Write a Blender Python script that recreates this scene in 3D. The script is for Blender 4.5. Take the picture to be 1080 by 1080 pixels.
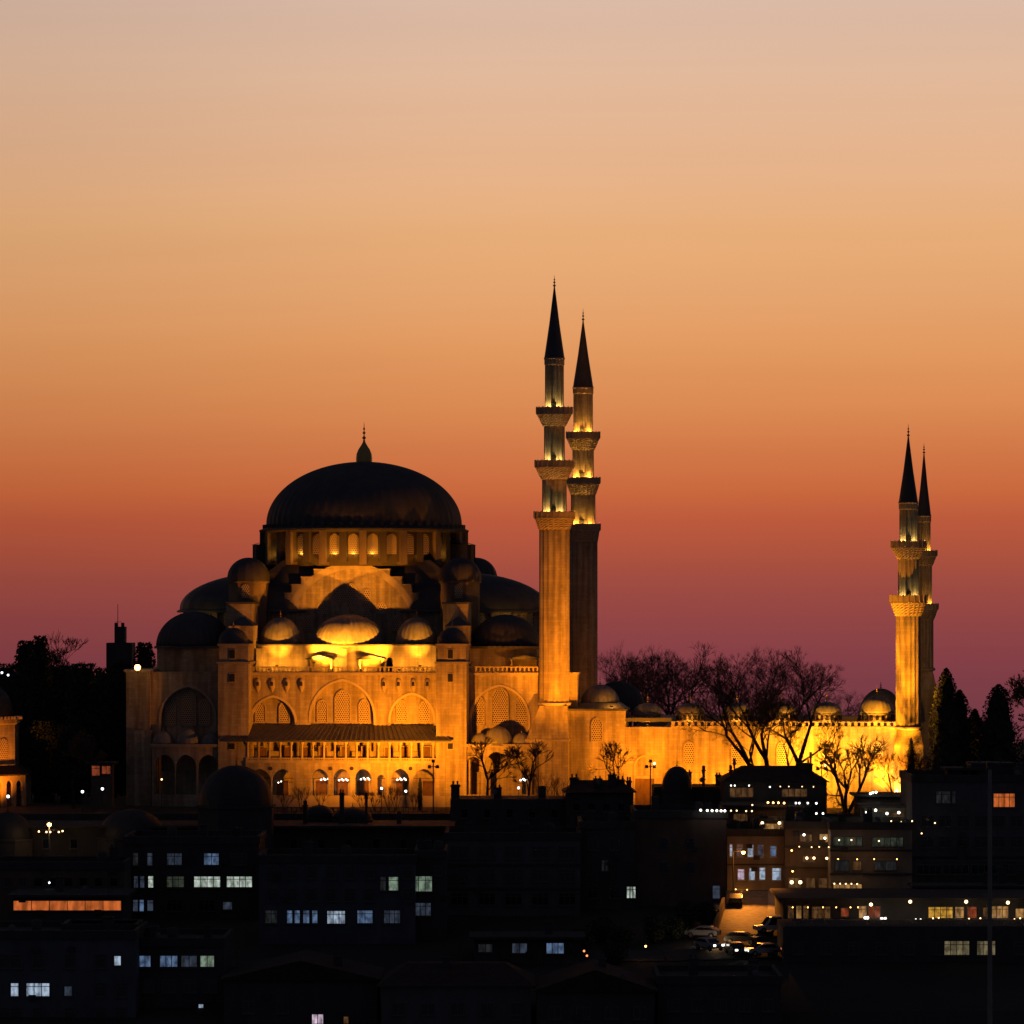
import bpy, math, random
from mathutils import Vector, Matrix
R = math.radians
random.seed(7)
for o in list(bpy.data.objects): bpy.data.objects.remove(o)
SC = bpy.context.scene
COL = SC.collection

# ------------------------------------------------------------------ camera, sky, exposure
F = 3816.0; CZ = 28.6; HX = 540.0; HY = 644.0      # long lens from a high terrace across the valley
cam = bpy.data.cameras.new('Camera'); co = bpy.data.objects.new('Camera', cam); COL.objects.link(co)
co.location = (0, 0, CZ); co.rotation_euler = (R(90), 0, 0)
cam.sensor_width = 36; cam.lens = F / 1080 * 36; cam.shift_y = (HY - 540) / 1080
cam.clip_start = 1; cam.clip_end = 12000
SC.camera = co
SC.view_settings.view_transform = 'Standard'; SC.view_settings.look = 'None'
SC.view_settings.exposure = 0; SC.view_settings.gamma = 1
SC.cycles.max_bounces = 5; SC.cycles.diffuse_bounces = 3; SC.cycles.glossy_bounces = 2
SC.cycles.sample_clamp_indirect = 2.0
SC.cycles.caustics_reflective = False; SC.cycles.caustics_refractive = False

def lin(c):
    return tuple(((v/255)/12.92 if v/255 <= .04045 else ((v/255+.055)/1.055)**2.4) for v in c)

# dusk sky: measured glow over the west horizon, by elevation; night blue towards zenith and the east
SKY = [(760, (116, 60, 70)), (720, (124, 61, 70)), (690, (133, 64, 70)), (648, (147, 70, 68)), (611, (160, 76, 65)), (587, (171, 81, 62)),
       (550, (186, 88, 60)), (519, (200, 103, 61)), (477, (209, 119, 71)), (428, (218, 137, 82)), (367, (225, 152, 95)), (305, (228, 164, 111)),
       (244, (231, 173, 121)), (183, (230, 178, 137)), (92, (225, 183, 152)), (0, (218, 185, 165))]
w = bpy.data.worlds.new('World'); SC.world = w; w.use_nodes = True
nt = w.node_tree; nt.nodes.clear()
def N(t, tree=None, **kw):
    n = (tree or nt).nodes.new(t)
    for k, v in kw.items(): setattr(n, k, v)
    return n
LK = lambda a, b, tree=None: (tree or nt).links.new(a, b)
tc = N('ShaderNodeTexCoord'); sx = N('ShaderNodeSeparateXYZ'); LK(tc.outputs['Generated'], sx.inputs[0])
mr = N('ShaderNodeMapRange'); mr.inputs['From Min'].default_value = -.05; mr.inputs['From Max'].default_value = .35
LK(sx.outputs['Z'], mr.inputs['Value'])
def ramp(stops, tree=None):
    r = N('ShaderNodeValToRGB', tree); e = r.color_ramp.elements
    while len(e) > 1: e.remove(e[-1])
    e[0].position = stops[0][0]; e[0].color = (*stops[0][1], 1)
    for p, c in stops[1:]:
        k = e.new(p); k.color = (*c, 1)
    return r
def selev(y):
    t = (HY - y) / F; return (t / math.sqrt(1 + t*t) + .05) / .40
rp = ramp([(selev(y), lin(c)) for y, c in SKY] + [(.62, (.15, .14, .14)), (.8, (.035, .037, .05)), (1.0, (.008, .010, .016))])
LK(mr.outputs[0], rp.inputs[0])
mz = N('ShaderNodeMapRange'); mz.inputs['From Min'].default_value = .35; mz.inputs['From Max'].default_value = .93
mz.interpolation_type = 'SMOOTHSTEP'; LK(sx.outputs['Y'], mz.inputs['Value'])
mx = N('ShaderNodeMix', data_type='RGBA'); LK(mz.outputs[0], mx.inputs['Factor'])
mx.inputs['A'].default_value = (.029, .029, .042, 1)
az = N('ShaderNodeMapRange'); az.inputs['From Min'].default_value = -.16; az.inputs['From Max'].default_value = .01; az.inputs['To Min'].default_value = .85; az.inputs['To Max'].default_value = 1.0
az.interpolation_type = 'SMOOTHSTEP'; LK(sx.outputs['X'], az.inputs['Value'])     # the glow is strongest where the sun went down
gl = N('ShaderNodeVectorMath', operation='SCALE'); LK(rp.outputs[0], gl.inputs[0]); LK(az.outputs[0], gl.inputs['Scale']); 
hz = N('ShaderNodeMapping'); hz.inputs['Scale'].default_value = (2.2, 2.2, 46); LK(tc.outputs['Generated'], hz.inputs[0])
hn = N('ShaderNodeTexNoise'); hn.inputs['Scale'].default_value = 1.6; hn.inputs['Detail'].default_value = 4; LK(hz.outputs[0], hn.inputs['Vector'])
hr = N('ShaderNodeMapRange'); hr.inputs['From Min'].default_value = .3; hr.inputs['From Max'].default_value = .7; hr.inputs['To Min'].default_value = .98; hr.inputs['To Max'].default_value = 1.02; LK(hn.outputs['Fac'], hr.inputs['Value'])
g2 = N('ShaderNodeVectorMath', operation='SCALE'); LK(gl.outputs[0], g2.inputs[0]); LK(hr.outputs[0], g2.inputs['Scale']); LK(g2.outputs[0], mx.inputs['B'])   # thin haze bands
bg = N('ShaderNodeBackground'); bg.inputs['Strength'].default_value = 1.0; LK(mx.outputs['Result'], bg.inputs['Color'])
sk = N('ShaderNodeTexSky', sky_type='NISHITA'); sk.sun_disc = False; sk.sun_elevation = R(-5); sk.sun_rotation = R(0)
bg2 = N('ShaderNodeBackground'); bg2.inputs['Strength'].default_value = .05; LK(sk.outputs[0], bg2.inputs['Color'])
ad = N('ShaderNodeAddShader'); LK(bg.outputs[0], ad.inputs[0]); LK(bg2.outputs[0], ad.inputs[1])
wo = N('ShaderNodeOutputWorld'); LK(ad.outputs[0], wo.inputs['Surface'])

AMBER = (1.0, .28, .006); YELLOW = (1.0, .62, .13)
LAMP = 1.0     # master for the floodlights

# ------------------------------------------------------------------ materials
def mat(name, col, rough=.85, noise=None, bump=0, metallic=0, brick=None, emit=None, estr=0, var=.0):
    m = bpy.data.materials.new(name); m.use_nodes = True; t = m.node_tree
    b = t.nodes['Principled BSDF']; b.inputs['Base Color'].default_value = (*col, 1)
    b.inputs['Roughness'].default_value = rough; b.inputs['Metallic'].default_value = metallic
    tcx = N('ShaderNodeTexCoord', t); cur = None
    if brick:
        sw, sh = brick
        s = N('ShaderNodeSeparateXYZ', t); LK(tcx.outputs['Object'], s.inputs[0], t)
        a = N('ShaderNodeMath', t, operation='ADD'); LK(s.outputs['X'], a.inputs[0], t); LK(s.outputs['Y'], a.inputs[1], t)
        c = N('ShaderNodeCombineXYZ', t); LK(a.outputs[0], c.inputs[0], t); LK(s.outputs['Z'], c.inputs[1], t)
        br = N('ShaderNodeTexBrick', t); br.inputs['Scale'].default_value = 1
        br.inputs['Brick Width'].default_value = sw; br.inputs['Row Height'].default_value = sh
        br.inputs['Mortar Size'].default_value = .02; br.inputs['Bias'].default_value = .1
        br.inputs['Color1'].default_value = (*[v*.86 for v in col], 1); br.inputs['Color2'].default_value = (*[min(1, v*1.1) for v in col], 1)
        br.inputs['Mortar'].default_value = (*[v*.8 for v in col], 1)
        LK(c.outputs[0], br.inputs['Vector'], t); cur = br.outputs['Color']
    if noise:
        nz = N('ShaderNodeTexNoise', t); nz.inputs['Scale'].default_value = noise; nz.inputs['Detail'].default_value = 6
        nz.inputs['Roughness'].default_value = .65
        mp = N('ShaderNodeMapping', t); mp.inputs['Scale'].default_value = (1, 1, .45)
        LK(tcx.outputs['Object'], mp.inputs[0], t); LK(mp.outputs[0], nz.inputs['Vector'], t)
        rr = ramp([(.3, (1-var,)*3), (.7, (1+var*.35,)*3)], t); LK(nz.outputs['Fac'], rr.inputs[0], t)
        mm = N('ShaderNodeMix', t, data_type='RGBA', blend_type='MULTIPLY'); mm.inputs['Factor'].default_value = 1
        if cur: LK(cur, mm.inputs['A'], t)
        else: mm.inputs['A'].default_value = (*col, 1)
        LK(rr.outputs[0], mm.inputs['B'], t); cur = mm.outputs['Result']
        if brick and name != 'roof_tile':     # rain streaks and soot
            n2 = N('ShaderNodeTexNoise', t); n2.inputs['Scale'].default_value = .9; n2.inputs['Detail'].default_value = 5
            m2 = N('ShaderNodeMapping', t); m2.inputs['Scale'].default_value = (1.6, 1.6, .12); LK(tcx.outputs['Object'], m2.inputs[0], t); LK(m2.outputs[0], n2.inputs['Vector'], t)
            r2 = ramp([(.38, (.62, .58, .54)), (.6, (1.08, 1.08, 1.08))], t); LK(n2.outputs['Fac'], r2.inputs[0], t)
            x2 = N('ShaderNodeMix', t, data_type='RGBA', blend_type='MULTIPLY'); x2.inputs['Factor'].default_value = .8; LK(cur, x2.inputs['A'], t); LK(r2.outputs[0], x2.inputs['B'], t); cur = x2.outputs['Result']
        if bump:
            bp = N('ShaderNodeBump', t); bp.inputs['Strength'].default_value = bump; bp.inputs['Distance'].default_value = .15
            LK(nz.outputs['Fac'], bp.inputs['Height'], t); LK(bp.outputs[0], b.inputs['Normal'], t)
    if cur: LK(cur, b.inputs['Base Color'], t)
    if emit:
        b.inputs['Emission Color'].default_value = (*emit, 1); b.inputs['Emission Strength'].default_value = estr
    return m

M = {}
M['stone'] = mat('limestone', (.44, .36, .26), .9, .22, .25, brick=(1.05, .42), var=.5)
M['stone2'] = mat('limestone_trim', (.42, .34, .25), .9, .6, .2, var=.35)
M['drumstone'] = mat('shade_dark_drum_stone', (.085, .07, .058), .9, .4, .2, var=.4)  # limestone darkened in colour so the drum wall looks unlit
M['palestone'] = mat('pale_dressed_stone', (.5, .41, .3), .9, .5, .15, var=.25)
M['pierstone'] = mat('shade_dark_pier_stone', (.2, .15, .105), .9, .4, .2, var=.4)  # shade put into the stone colour: piers and turrets look less lit
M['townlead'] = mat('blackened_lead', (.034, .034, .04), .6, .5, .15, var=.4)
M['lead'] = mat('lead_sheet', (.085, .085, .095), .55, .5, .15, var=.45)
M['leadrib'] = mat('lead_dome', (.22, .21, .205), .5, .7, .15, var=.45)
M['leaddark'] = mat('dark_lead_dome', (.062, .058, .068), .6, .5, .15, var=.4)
M['wood'] = mat('dark_timber', (.06, .04, .03), .8, 2, .2, var=.4)
M['door'] = mat('timber_door', (.16, .08, .04), .75, 2, .2, var=.4)
M['hole'] = mat('dark_opening', (.02, .018, .016), .9, 1, 0, var=.3)
M['gold'] = mat('gilded_finial', (.45, .32, .12), .35, 3, 0, metallic=.8, var=.3)
M['iron'] = mat('painted_iron', (.03, .03, .033), .6, 3, 0, var=.3)
M['bark'] = mat('bark', (.045, .034, .026), .95, 3, .3, var=.5)
M['twig'] = mat('twigs', (.13, .08, .058), .95, 3, .2, var=.4)
M['leaf'] = mat('evergreen_leaves', (.035, .05, .025), .85, 1.2, 0, var=.6)
M['soil'] = mat('hillside', (.03, .03, .025), .95, .05, .3, var=.5)
M['asphalt'] = mat('asphalt', (.055, .052, .05), .85, .6, .2, var=.4)
M['paving'] = mat('paving', (.16, .14, .12), .9, .5, .2, brick=(1, 1), var=.3)
M['cobble'] = mat('worn_cobbles', (.17, .15, .13), .75, 1.5, .3, brick=(.35, .25), var=.45)
M['kerb'] = mat('kerb', (.25, .24, .22), .9, 1, .2, var=.3)
M['tile'] = mat('roof_tile', (.05, .028, .022), .85, 1.2, .3, brick=(.4, .35), var=.5)
M['plaster_grey'] = mat('grey_plaster', (.12, .12, .13), .9, .35, .15, var=.4)
M['plaster_cream'] = mat('cream_plaster', (.30, .26, .2), .9, .35, .15, var=.4)
M['plaster_brown'] = mat('brown_plaster', (.14, .10, .075), .9, .35, .15, var=.45)
M['plaster_dark'] = mat('dark_plaster', (.07, .068, .07), .9, .35, .15, var=.4)
M['plaster_blue'] = mat('blue_grey_plaster', (.10, .11, .135), .9, .35, .15, var=.4)
M['concrete'] = mat('concrete', (.06, .06, .062), .9, .6, .2, var=.4)
M['frame'] = mat('window_frame', (.10, .10, .10), .6, 2, 0, var=.2)
M['whiteframe'] = mat('white_window_frame', (.5, .5, .48), .6, 2, 0, var=.2)
M['glass'] = mat('dark_glass', (.012, .014, .018), .12, 2, 0, var=.3)
M['rubber'] = mat('tyre_rubber', (.02, .02, .02), .9, 3, 0, var=.2)
M['rim'] = mat('wheel_rim', (.35, .35, .36), .4, 3, 0, metallic=.7, var=.2)
M['carwhite'] = mat('white_car_paint', (.6, .6, .6), .3, 2, 0, var=.1)
M['cardark'] = mat('dark_car_paint', (.05, .05, .055), .3, 2, 0, var=.1)
M['carsilver'] = mat('silver_car_paint', (.4, .4, .41), .3, 2, 0, metallic=.3, var=.1)
M['curtain'] = mat('awning_cloth', (.25, .10, .06), .9, 2, 0, var=.3)

def grille():
    m = mat('window_grille', (.46, .37, .26), .9); t = m.node_tree; b = t.nodes['Principled BSDF']
    tcx = N('ShaderNodeTexCoord', t); s = N('ShaderNodeSeparateXYZ', t); LK(tcx.outputs['Object'], s.inputs[0], t)
    c = N('ShaderNodeCombineXYZ', t); S = .33
    for ax, i, k in (('X', 0, 1/S), ('Z', 1, 1/(S*1.732))):
        q = N('ShaderNodeMath', t, operation='MULTIPLY'); q.inputs[1].default_value = k
        LK(s.outputs[ax], q.inputs[0], t); LK(q.outputs[0], c.inputs[i], t)
    ds = []
    for off in (0, .5):
        a = N('ShaderNodeVectorMath', t, operation='ADD'); a.inputs[1].default_value = (off, off, 0); LK(c.outputs[0], a.inputs[0], t)
        f = N('ShaderNodeVectorMath', t, operation='FRACTION'); LK(a.outputs[0], f.inputs[0], t)
        u = N('ShaderNodeVectorMath', t, operation='SUBTRACT'); u.inputs[1].default_value = (.5, .5, 0); LK(f.outputs[0], u.inputs[0], t)
        k = N('ShaderNodeVectorMath', t, operation='MULTIPLY'); k.inputs[1].default_value = (1, 1.732, 0); LK(u.outputs[0], k.inputs[0], t)
        l = N('ShaderNodeVectorMath', t, operation='LENGTH'); LK(k.outputs[0], l.inputs[0], t); ds.append(l.outputs['Value'])
    mn = N('ShaderNodeMath', t, operation='MINIMUM'); LK(ds[0], mn.inputs[0], t); LK(ds[1], mn.inputs[1], t)
    g = N('ShaderNodeMath', t, operation='LESS_THAN'); g.inputs[1].default_value = .33; LK(mn.outputs[0], g.inputs[0], t)
    x = N('ShaderNodeMix', t, data_type='RGBA'); LK(g.outputs[0], x.inputs['Factor'], t)
    x.inputs['A'].default_value = (.5, .40, .28, 1); x.inputs['B'].default_value = (.05, .035, .022, 1)
    LK(x.outputs['Result'], b.inputs['Base Color'], t)
    return m
M['grille'] = grille()

def lit(name, col, strength, scale=1.6, lo=.35):
    """a lit room behind a pane: uneven light, blotches of furniture and curtains"""
    m = bpy.data.materials.new(name); m.use_nodes = True; t = m.node_tree; b = t.nodes['Principled BSDF']
    b.inputs['Base Color'].default_value = (.02, .02, .02, 1); b.inputs['Roughness'].default_value = .3
    tcx = N('ShaderNodeTexCoord', t); oi = N('ShaderNodeObjectInfo', t)
    ad_ = N('ShaderNodeVectorMath', t, operation='ADD'); LK(tcx.outputs['Object'], ad_.inputs[0], t)
    sc_ = N('ShaderNodeVectorMath', t, operation='SCALE'); sc_.inputs[0].default_value = (37, 91, 53); LK(oi.outputs['Random'], sc_.inputs['Scale'], t)
    LK(sc_.outputs[0], ad_.inputs[1], t)
    mp = N('ShaderNodeMapping', t); mp.inputs['Scale'].default_value = (1.5, 1, .8); LK(ad_.outputs[0], mp.inputs[0], t)
    nz = N('ShaderNodeTexNoise', t); nz.inputs['Scale'].default_value = scale; nz.inputs['Detail'].default_value = 3; LK(mp.outputs[0], nz.inputs['Vector'], t)
    rr = ramp([(.36, (lo, lo, lo)), (.62, (1, 1, 1))], t); LK(nz.outputs['Fac'], rr.inputs[0], t)
    wv = N('ShaderNodeTexWave', t); wv.inputs['Scale'].default_value = .22; wv.inputs['Distortion'].default_value = 3; wv.inputs['Detail'].default_value = 2; LK(ad_.outputs[0], wv.inputs['Vector'], t)   # curtains
    wr = ramp([(.1, (.62, .62, .62)), (.6, (1, 1, 1))], t); LK(wv.outputs['Fac'], wr.inputs[0], t)
    wm = N('ShaderNodeMix', t, data_type='RGBA', blend_type='MULTIPLY'); wm.inputs['Factor'].default_value = 1; LK(rr.outputs[0], wm.inputs['A'], t); LK(wr.outputs[0], wm.inputs['B'], t)
    mm = N('ShaderNodeMix', t, data_type='RGBA', blend_type='MULTIPLY'); mm.inputs['Factor'].default_value = 1
    mm.inputs['A'].default_value = (*col, 1); LK(wm.outputs['Result'], mm.inputs['B'], t)
    LK(mm.outputs['Result'], b.inputs['Emission Color'], t); b.inputs['Emission Strength'].default_value = strength
    return m
M['cool'] = lit('lit_window_cool', (.62, .78, 1.0), .60)
M['blue'] = lit('lit_window_blue', (.30, .48, .85), .32)
M['bluedim'] = lit('lit_window_dim_blue', (.34, .44, .66), .10)
M['beige'] = lit('lit_window_beige', (.85, .68, .36), .2)
M['faint'] = lit('faint_window', (.5, .52, .55), .035)
M['white'] = lit('lit_window_white', (.85, 1.0, .85), .60)
M['green'] = lit('lit_window_greenish', (.62, .85, .62), .30)
M['greendim'] = lit('lit_window_dim_greenish', (.5, .6, .42), .07)
M['warm'] = lit('lit_window_warm', (1.0, .5, .15), .45)
M['warmdim'] = lit('lit_window_dim_warm', (.85, .38, .12), .13)
M['orange'] = lit('lit_window_orange', (1.0, .22, .045), .62, 1.0, .55)
M['yellow'] = lit('lit_window_yellow', (1.0, .5, .06), .7)
M['red'] = lit('lit_window_red', (1.0, .18, .06), .25)
M['pink'] = lit('lit_window_pinkish', (1, .75, .95), .75)
def glow(name, col, s):
    m = mat(name, (.02, .02, .02), .5, emit=col, estr=s); m.cycles.emission_sampling = 'NONE'; return m
M['bulbwarm'] = glow('warm_bulb', (1, .62, .28), 5)
M['bulbwhite'] = glow('white_bulb', (1, .93, .8), 5)
M['bulbcool'] = glow('cool_bulb', (.85, .92, 1), 4)
M['bulbamber'] = glow('amber_bulb', (1, .45, .10), 12)
M['bulbred'] = glow('red_bulb', (1, .25, .08), 2.5)
M['bulbgreen'] = glow('green_bulb', (.02, .75, .32), 1.0)

# ------------------------------------------------------------------ mesh helpers
class MB:
    def __init__(s): s.v = []; s.f = []; s.sm = []
    def add(s, vs, fs, smooth=False):
        k = len(s.v); s.v += [tuple(p) for p in vs]; s.f += [tuple(k+i for i in f) for f in fs]; s.sm += [smooth]*len(fs); return s
    def quad(s, a, b, c, d): return s.add([a, b, c, d], [(0, 1, 2, 3)])
    def box(s, x0, x1, y0, y1, z0, z1):
        return s.add([(x0,y0,z0),(x1,y0,z0),(x1,y1,z0),(x0,y1,z0),(x0,y0,z1),(x1,y0,z1),(x1,y1,z1),(x0,y1,z1)],
                     [(0,3,2,1),(4,5,6,7),(0,1,5,4),(1,2,6,5),(2,3,7,6),(3,0,4,7)])
    def frustum(s, x0, x1, y0, y1, z0, z1, i, j=None):
        """box whose top is inset by i (x) and j (y)"""
        j = i if j is None else j
        return s.add([(x0,y0,z0),(x1,y0,z0),(x1,y1,z0),(x0,y1,z0),(x0+i,y0+j,z1),(x1-i,y0+j,z1),(x1-i,y1-j,z1),(x0+i,y1-j,z1)],
                     [(0,3,2,1),(4,5,6,7),(0,1,5,4),(1,2,6,5),(2,3,7,6),(3,0,4,7)])
    def prism(s, poly, y0, y1):
        n = len(poly)
        return s.add([(x, y0, z) for x, z in poly] + [(x, y1, z) for x, z in poly],
                     [tuple(range(n)), tuple(range(2*n-1, n-1, -1))] + [(i, i+n, (i+1) % n + n, (i+1) % n) for i in range(n)])
    def lathe(s, cx, cy, prof, seg=32, smooth=True, rib=0, ribs=0, a0=0, start=0, sweep=2*math.pi, lobes=None):
        full = abs(sweep - 2*math.pi) < 1e-6; n = seg if full else seg+1; vs = []
        for k, (r, z) in enumerate(prof):
            for i in range(n):
                a = a0 + sweep*i/seg; q = r
                if ribs: q = r*(1 + rib*max(0, math.cos(a*ribs))**6)
                if lobes and lobes[k]: q = r + (lobes[k] if i % 2 else 0)
                vs.append((cx + q*math.cos(a), cy + q*math.sin(a), z))
        fs = []
        for k in range(len(prof)-1):
            for i in range(seg):
                j = (i+1) % n if full else i+1
                fs.append((k*n+i, k*n+j, (k+1)*n+j, (k+1)*n+i))
        return s.add(vs, fs, smooth)
    def tube(s, p, q, r0, r1, seg=5, smooth=True):
        p = Vector(p); q = Vector(q); d = (q-p)
        if d.length < 1e-6: return s
        d.normalize(); a = d.orthogonal().normalized(); b = d.cross(a); vs = []
        for c, r in ((p, r0), (q, r1)):
            for i in range(seg):
                t = 2*math.pi*i/seg; vs.append(c + (a*math.cos(t) + b*math.sin(t))*r)
        return s.add(vs, [(i, (i+1) % seg, seg+(i+1) % seg, seg+i) for i in range(seg)], smooth)
    def ball(s, c, r, seg=10, ring=6):
        x, y, z = c
        return s.lathe(x, y, [(r*math.sin(math.pi*k/ring)+1e-4, z - r*math.cos(math.pi*k/ring)) for k in range(ring+1)], seg)
    def arched(s, u0, u1, z0, z1, v0, v1, ops, n=12):
        """wall slab from v0 (front) to v1 with pointed arched openings (uc, halfwidth, zbase, zspring[, e])"""
        cur = u0; fb = (v0, v1)
        def rect(a, b, c, d):
            if b-a < 1e-5 or d-c < 1e-5: return
            for v in fb: s.quad((a, v, c), (b, v, c), (b, v, d), (a, v, d))
        for op in sorted(ops):
            uc, hw, zb, zs = op[:4]; e = (op[4] if len(op) > 4 else .18)*hw
            rect(cur, uc-hw, z0, z1); rect(uc-hw, uc+hw, z0, zb)
            pts = archpts(uc, hw, zs, e, n)
            for (xa, za), (xb, zb2) in zip(pts, pts[1:]):
                for v in fb: s.quad((xa, v, za), (xb, v, zb2), (xb, v, z1), (xa, v, z1))
                s.quad((xa, v0, za), (xb, v0, zb2), (xb, v1, zb2), (xa, v1, za))
            for x in (uc-hw, uc+hw): s.quad((x, v0, zb), (x, v1, zb), (x, v1, zs), (x, v0, zs))
            s.quad((uc-hw, v0, zb), (uc+hw, v0, zb), (uc+hw, v1, zb), (uc-hw, v1, zb))
            cur = uc+hw
        rect(cur, u1, z0, z1)
        s.quad((u0, v0, z1), (u1, v0, z1), (u1, v1, z1), (u0, v1, z1)); s.quad((u0, v0, z0), (u1, v0, z0), (u1, v1, z0), (u0, v1, z0))
        for x in (u0, u1): s.quad((x, v0, z0), (x, v1, z0), (x, v1, z1), (x, v0, z1))
        return s
    def build(s, name, m, parent=None, loc=(0,0,0), rz=0):
        me = bpy.data.meshes.new(name); me.from_pydata(s.v, [], s.f)
        me.polygons.foreach_set('use_smooth', s.sm); me.update()
        me.materials.append(M[m] if isinstance(m, str) else m)
        o = bpy.data.objects.new(name, me); COL.objects.link(o); o.location = loc; o.rotation_euler.z = rz
        if parent: o.parent = parent
        return o

def archpts(uc, hw, zs, e, n=12):
    Rr = hw+e; out = []
    for i in range(n+1):
        x = -hw*math.cos(math.pi*i/n); out.append((uc+x, zs + math.sqrt(max(0, Rr*Rr-(abs(x)+e)**2))))
    return out
def archpoly(uc, hw, zb, zs, e=.18, n=12):
    return [(uc-hw, zb), (uc+hw, zb)] + list(reversed(archpts(uc, hw, zs, e*hw, n)))
def dome_prof(r, z0, h, k=12, stilt=0):
    return [(r, z0)] + [(r*math.cos(math.pi/2*i/k)+1e-4, z0 + stilt + (h-stilt)*math.sin(math.pi/2*i/k)) for i in range(k+1)]
def ogee_prof(r, z0, h):
    return [(r, z0), (r*1.04, z0+h*.12), (r, z0+h*.3), (r*.86, z0+h*.46), (r*.62, z0+h*.62), (r*.36, z0+h*.74), (r*.17, z0+h*.84), (r*.06, z0+h*.93), (.02, z0+h)]
def finial_prof(z, h, r):
    return [(r*.5, z), (r*.3, z+h*.08), (r, z+h*.16), (r*.3, z+h*.26), (r*.22, z+h*.34), (r*.8, z+h*.42), (r*.25, z+h*.5), (r*.2, z+h*.57), (r*.55, z+h*.63), (r*.18, z+h*.7), (r*.12, z+h*.85), (.01, z+h)]

def tag(o, label=None, cat=None, group=None, kind=None):
    if label: o['label'] = label
    if cat: o['category'] = cat
    if group: o['group'] = group
    if kind: o['kind'] = kind
    return o
def empty(name, loc, rz=0, parent=None):
    o = bpy.data.objects.new(name, None); COL.objects.link(o); o.location = loc; o.rotation_euler.z = rz
    o.empty_display_size = .5
    if parent: o.parent = parent
    return o
def P(px, py, Y): return ((px-HX)*Y/F, Y, CZ-(py-HY)*Y/F)
def light(name, loc, power, col, target=None, size=130, radius=.25, parent=None, blend=.8):
    d = bpy.data.lights.new(name, 'SPOT' if target else 'POINT'); d.energy = power*LAMP; d.color = col; d.shadow_soft_size = radius
    if target: d.spot_size = R(size); d.spot_blend = blend
    o = bpy.data.objects.new(name, d); COL.objects.link(o); o.location = loc
    if target: o.rotation_euler = (Vector(target)-Vector(loc)).to_track_quat('-Z', 'Y').to_euler()
    if parent: o.parent = parent
    return o

# ------------------------------------------------------------------ terrain
def terr(x, y):
    if y > 640: return -.001 - (y-640)*.036
    if y >= 506: return 0.0
    if y >= 400: return -3 - (506-y)*.12
    return -15.72 - (400-y)*.2
ys = [-60, 0, 100, 200, 300, 360, 390, 400, 410, 420, 430, 440, 450, 460, 470, 480, 490, 500, 505.9, 506, 520, 560, 600, 640, 700, 900, 1400, 2500, 4500, 8000]
xs = [-2500, -900, -400, -250, -150] + list(range(-120, 121, 10)) + [150, 250, 400, 900, 2500]
g = MB(); rnd = random.Random(3)
hh = {}
for j, y in enumerate(ys):
    for i, x in enumerate(xs): g.v.append((x, y, terr(x, y) + (rnd.uniform(-.12, .12) if y < 505 else 0)))
n = len(xs)
for j in range(len(ys)-1):
    for i in range(n-1): g.f.append((j*n+i, j*n+i+1, (j+1)*n+i+1, (j+1)*n+i)); g.sm.append(False)
tag(g.build('terrain', 'soil'), kind='structure')

# ------------------------------------------------------------------ the mosque frame: u along the facade, v into depth
TH = R(4.5); CT, ST = math.cos(TH), math.sin(TH); OY = 530.0; OX = (361-HX)*OY/F
def Lu(px, v):
    t = (px-HX)/F; return (t*(OY+v*CT) - OX - v*ST)/(CT + t*ST)
def Lz(py, px, v):
    Y = OY - Lu(px, v)*ST + v*CT; return CZ - (py-HY)*Y/F
def W(u, v, z=0): return (OX+u*CT+v*ST, OY-u*ST+v*CT, z)

mq = empty('mosque', (OX, OY, 0), -TH)
tag(mq, 'great domed stone mosque floodlit in amber on the hilltop', 'mosque')
def U(px, v=0): return Lu(px, v)
def Z(py, px=361, v=0): return Lz(py, px, v)
ZT = Z(709)                 # terrace level
# main body: back and side masses, roof terraces
b = MB(); b.box(U(158)+.3, U(568)+.5, 1.2, 57, 0, ZT-.05); b.build('body', 'stone', mq)
b = MB(); b.box(U(165, 5), U(566, 5), 5.4, 53, ZT-.3, Z(681.5, 361, 5)); b.build('upper_body', 'stone', mq)
# main facade wall with three blind arches
zf = 0
ops = [(U(288), U(311)-U(288), zf+8, Z(763)), (U(361), U(394)-U(361), zf+8, Z(757)), (U(434.5), U(457)-U(434.5), zf+8, Z(759))]
b = MB(); b.arched(U(262), U(460), 6.5, ZT, 0, .75, ops, 16); b.build('facade_wall', 'stone', mq)
b = MB(); b.box(U(262)+.02, U(460)-.02, .755, 1.15, 0, ZT-.1); b.box(U(262)+.02, U(460)-.02, .02, .75, 0, 6.49); b.build('arch_infill', 'stone', mq)
def win(px, y0, y1, wpx, v, parent=mq, mt='grille', th=.12, name='window', e=.3):
    hw = (U(px+wpx/2, v)-U(px-wpx/2, v))/2; zb = Z(y1, px, v); zt = Z(y0, px, v); u = U(px, v)
    rise = math.sqrt((hw*(1+e))**2-(hw*e)**2)
    b = MB(); b.prism(archpoly(0, hw, 0, zt-rise-zb, e), -th, 0); o = b.build(name, mt, parent, (u, v, zb))
    f = MB()
    outer = archpoly(0, hw+.16, -.16, zt-rise-zb, e); inner = archpoly(0, hw, 0, zt-rise-zb, e); k = len(outer)
    for i in range(k):
        j = (i+1) % k; a, c, d, q = outer[i], outer[j], inner[j], inner[i]
        f.quad((a[0], -th-.10, a[1]), (c[0], -th-.10, c[1]), (d[0], -th-.10, d[1]), (q[0], -th-.10, q[1]))
        f.quad((a[0], -th-.10, a[1]), (c[0], -th-.10, c[1]), (c[0], 0, c[1]), (a[0], 0, a[1]))
        f.quad((q[0], -th-.10, q[1]), (d[0], -th-.10, d[1]), (d[0], 0, d[1]), (q[0], 0, q[1]))
    f.build('window_frame', 'stone2', o); return o
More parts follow.
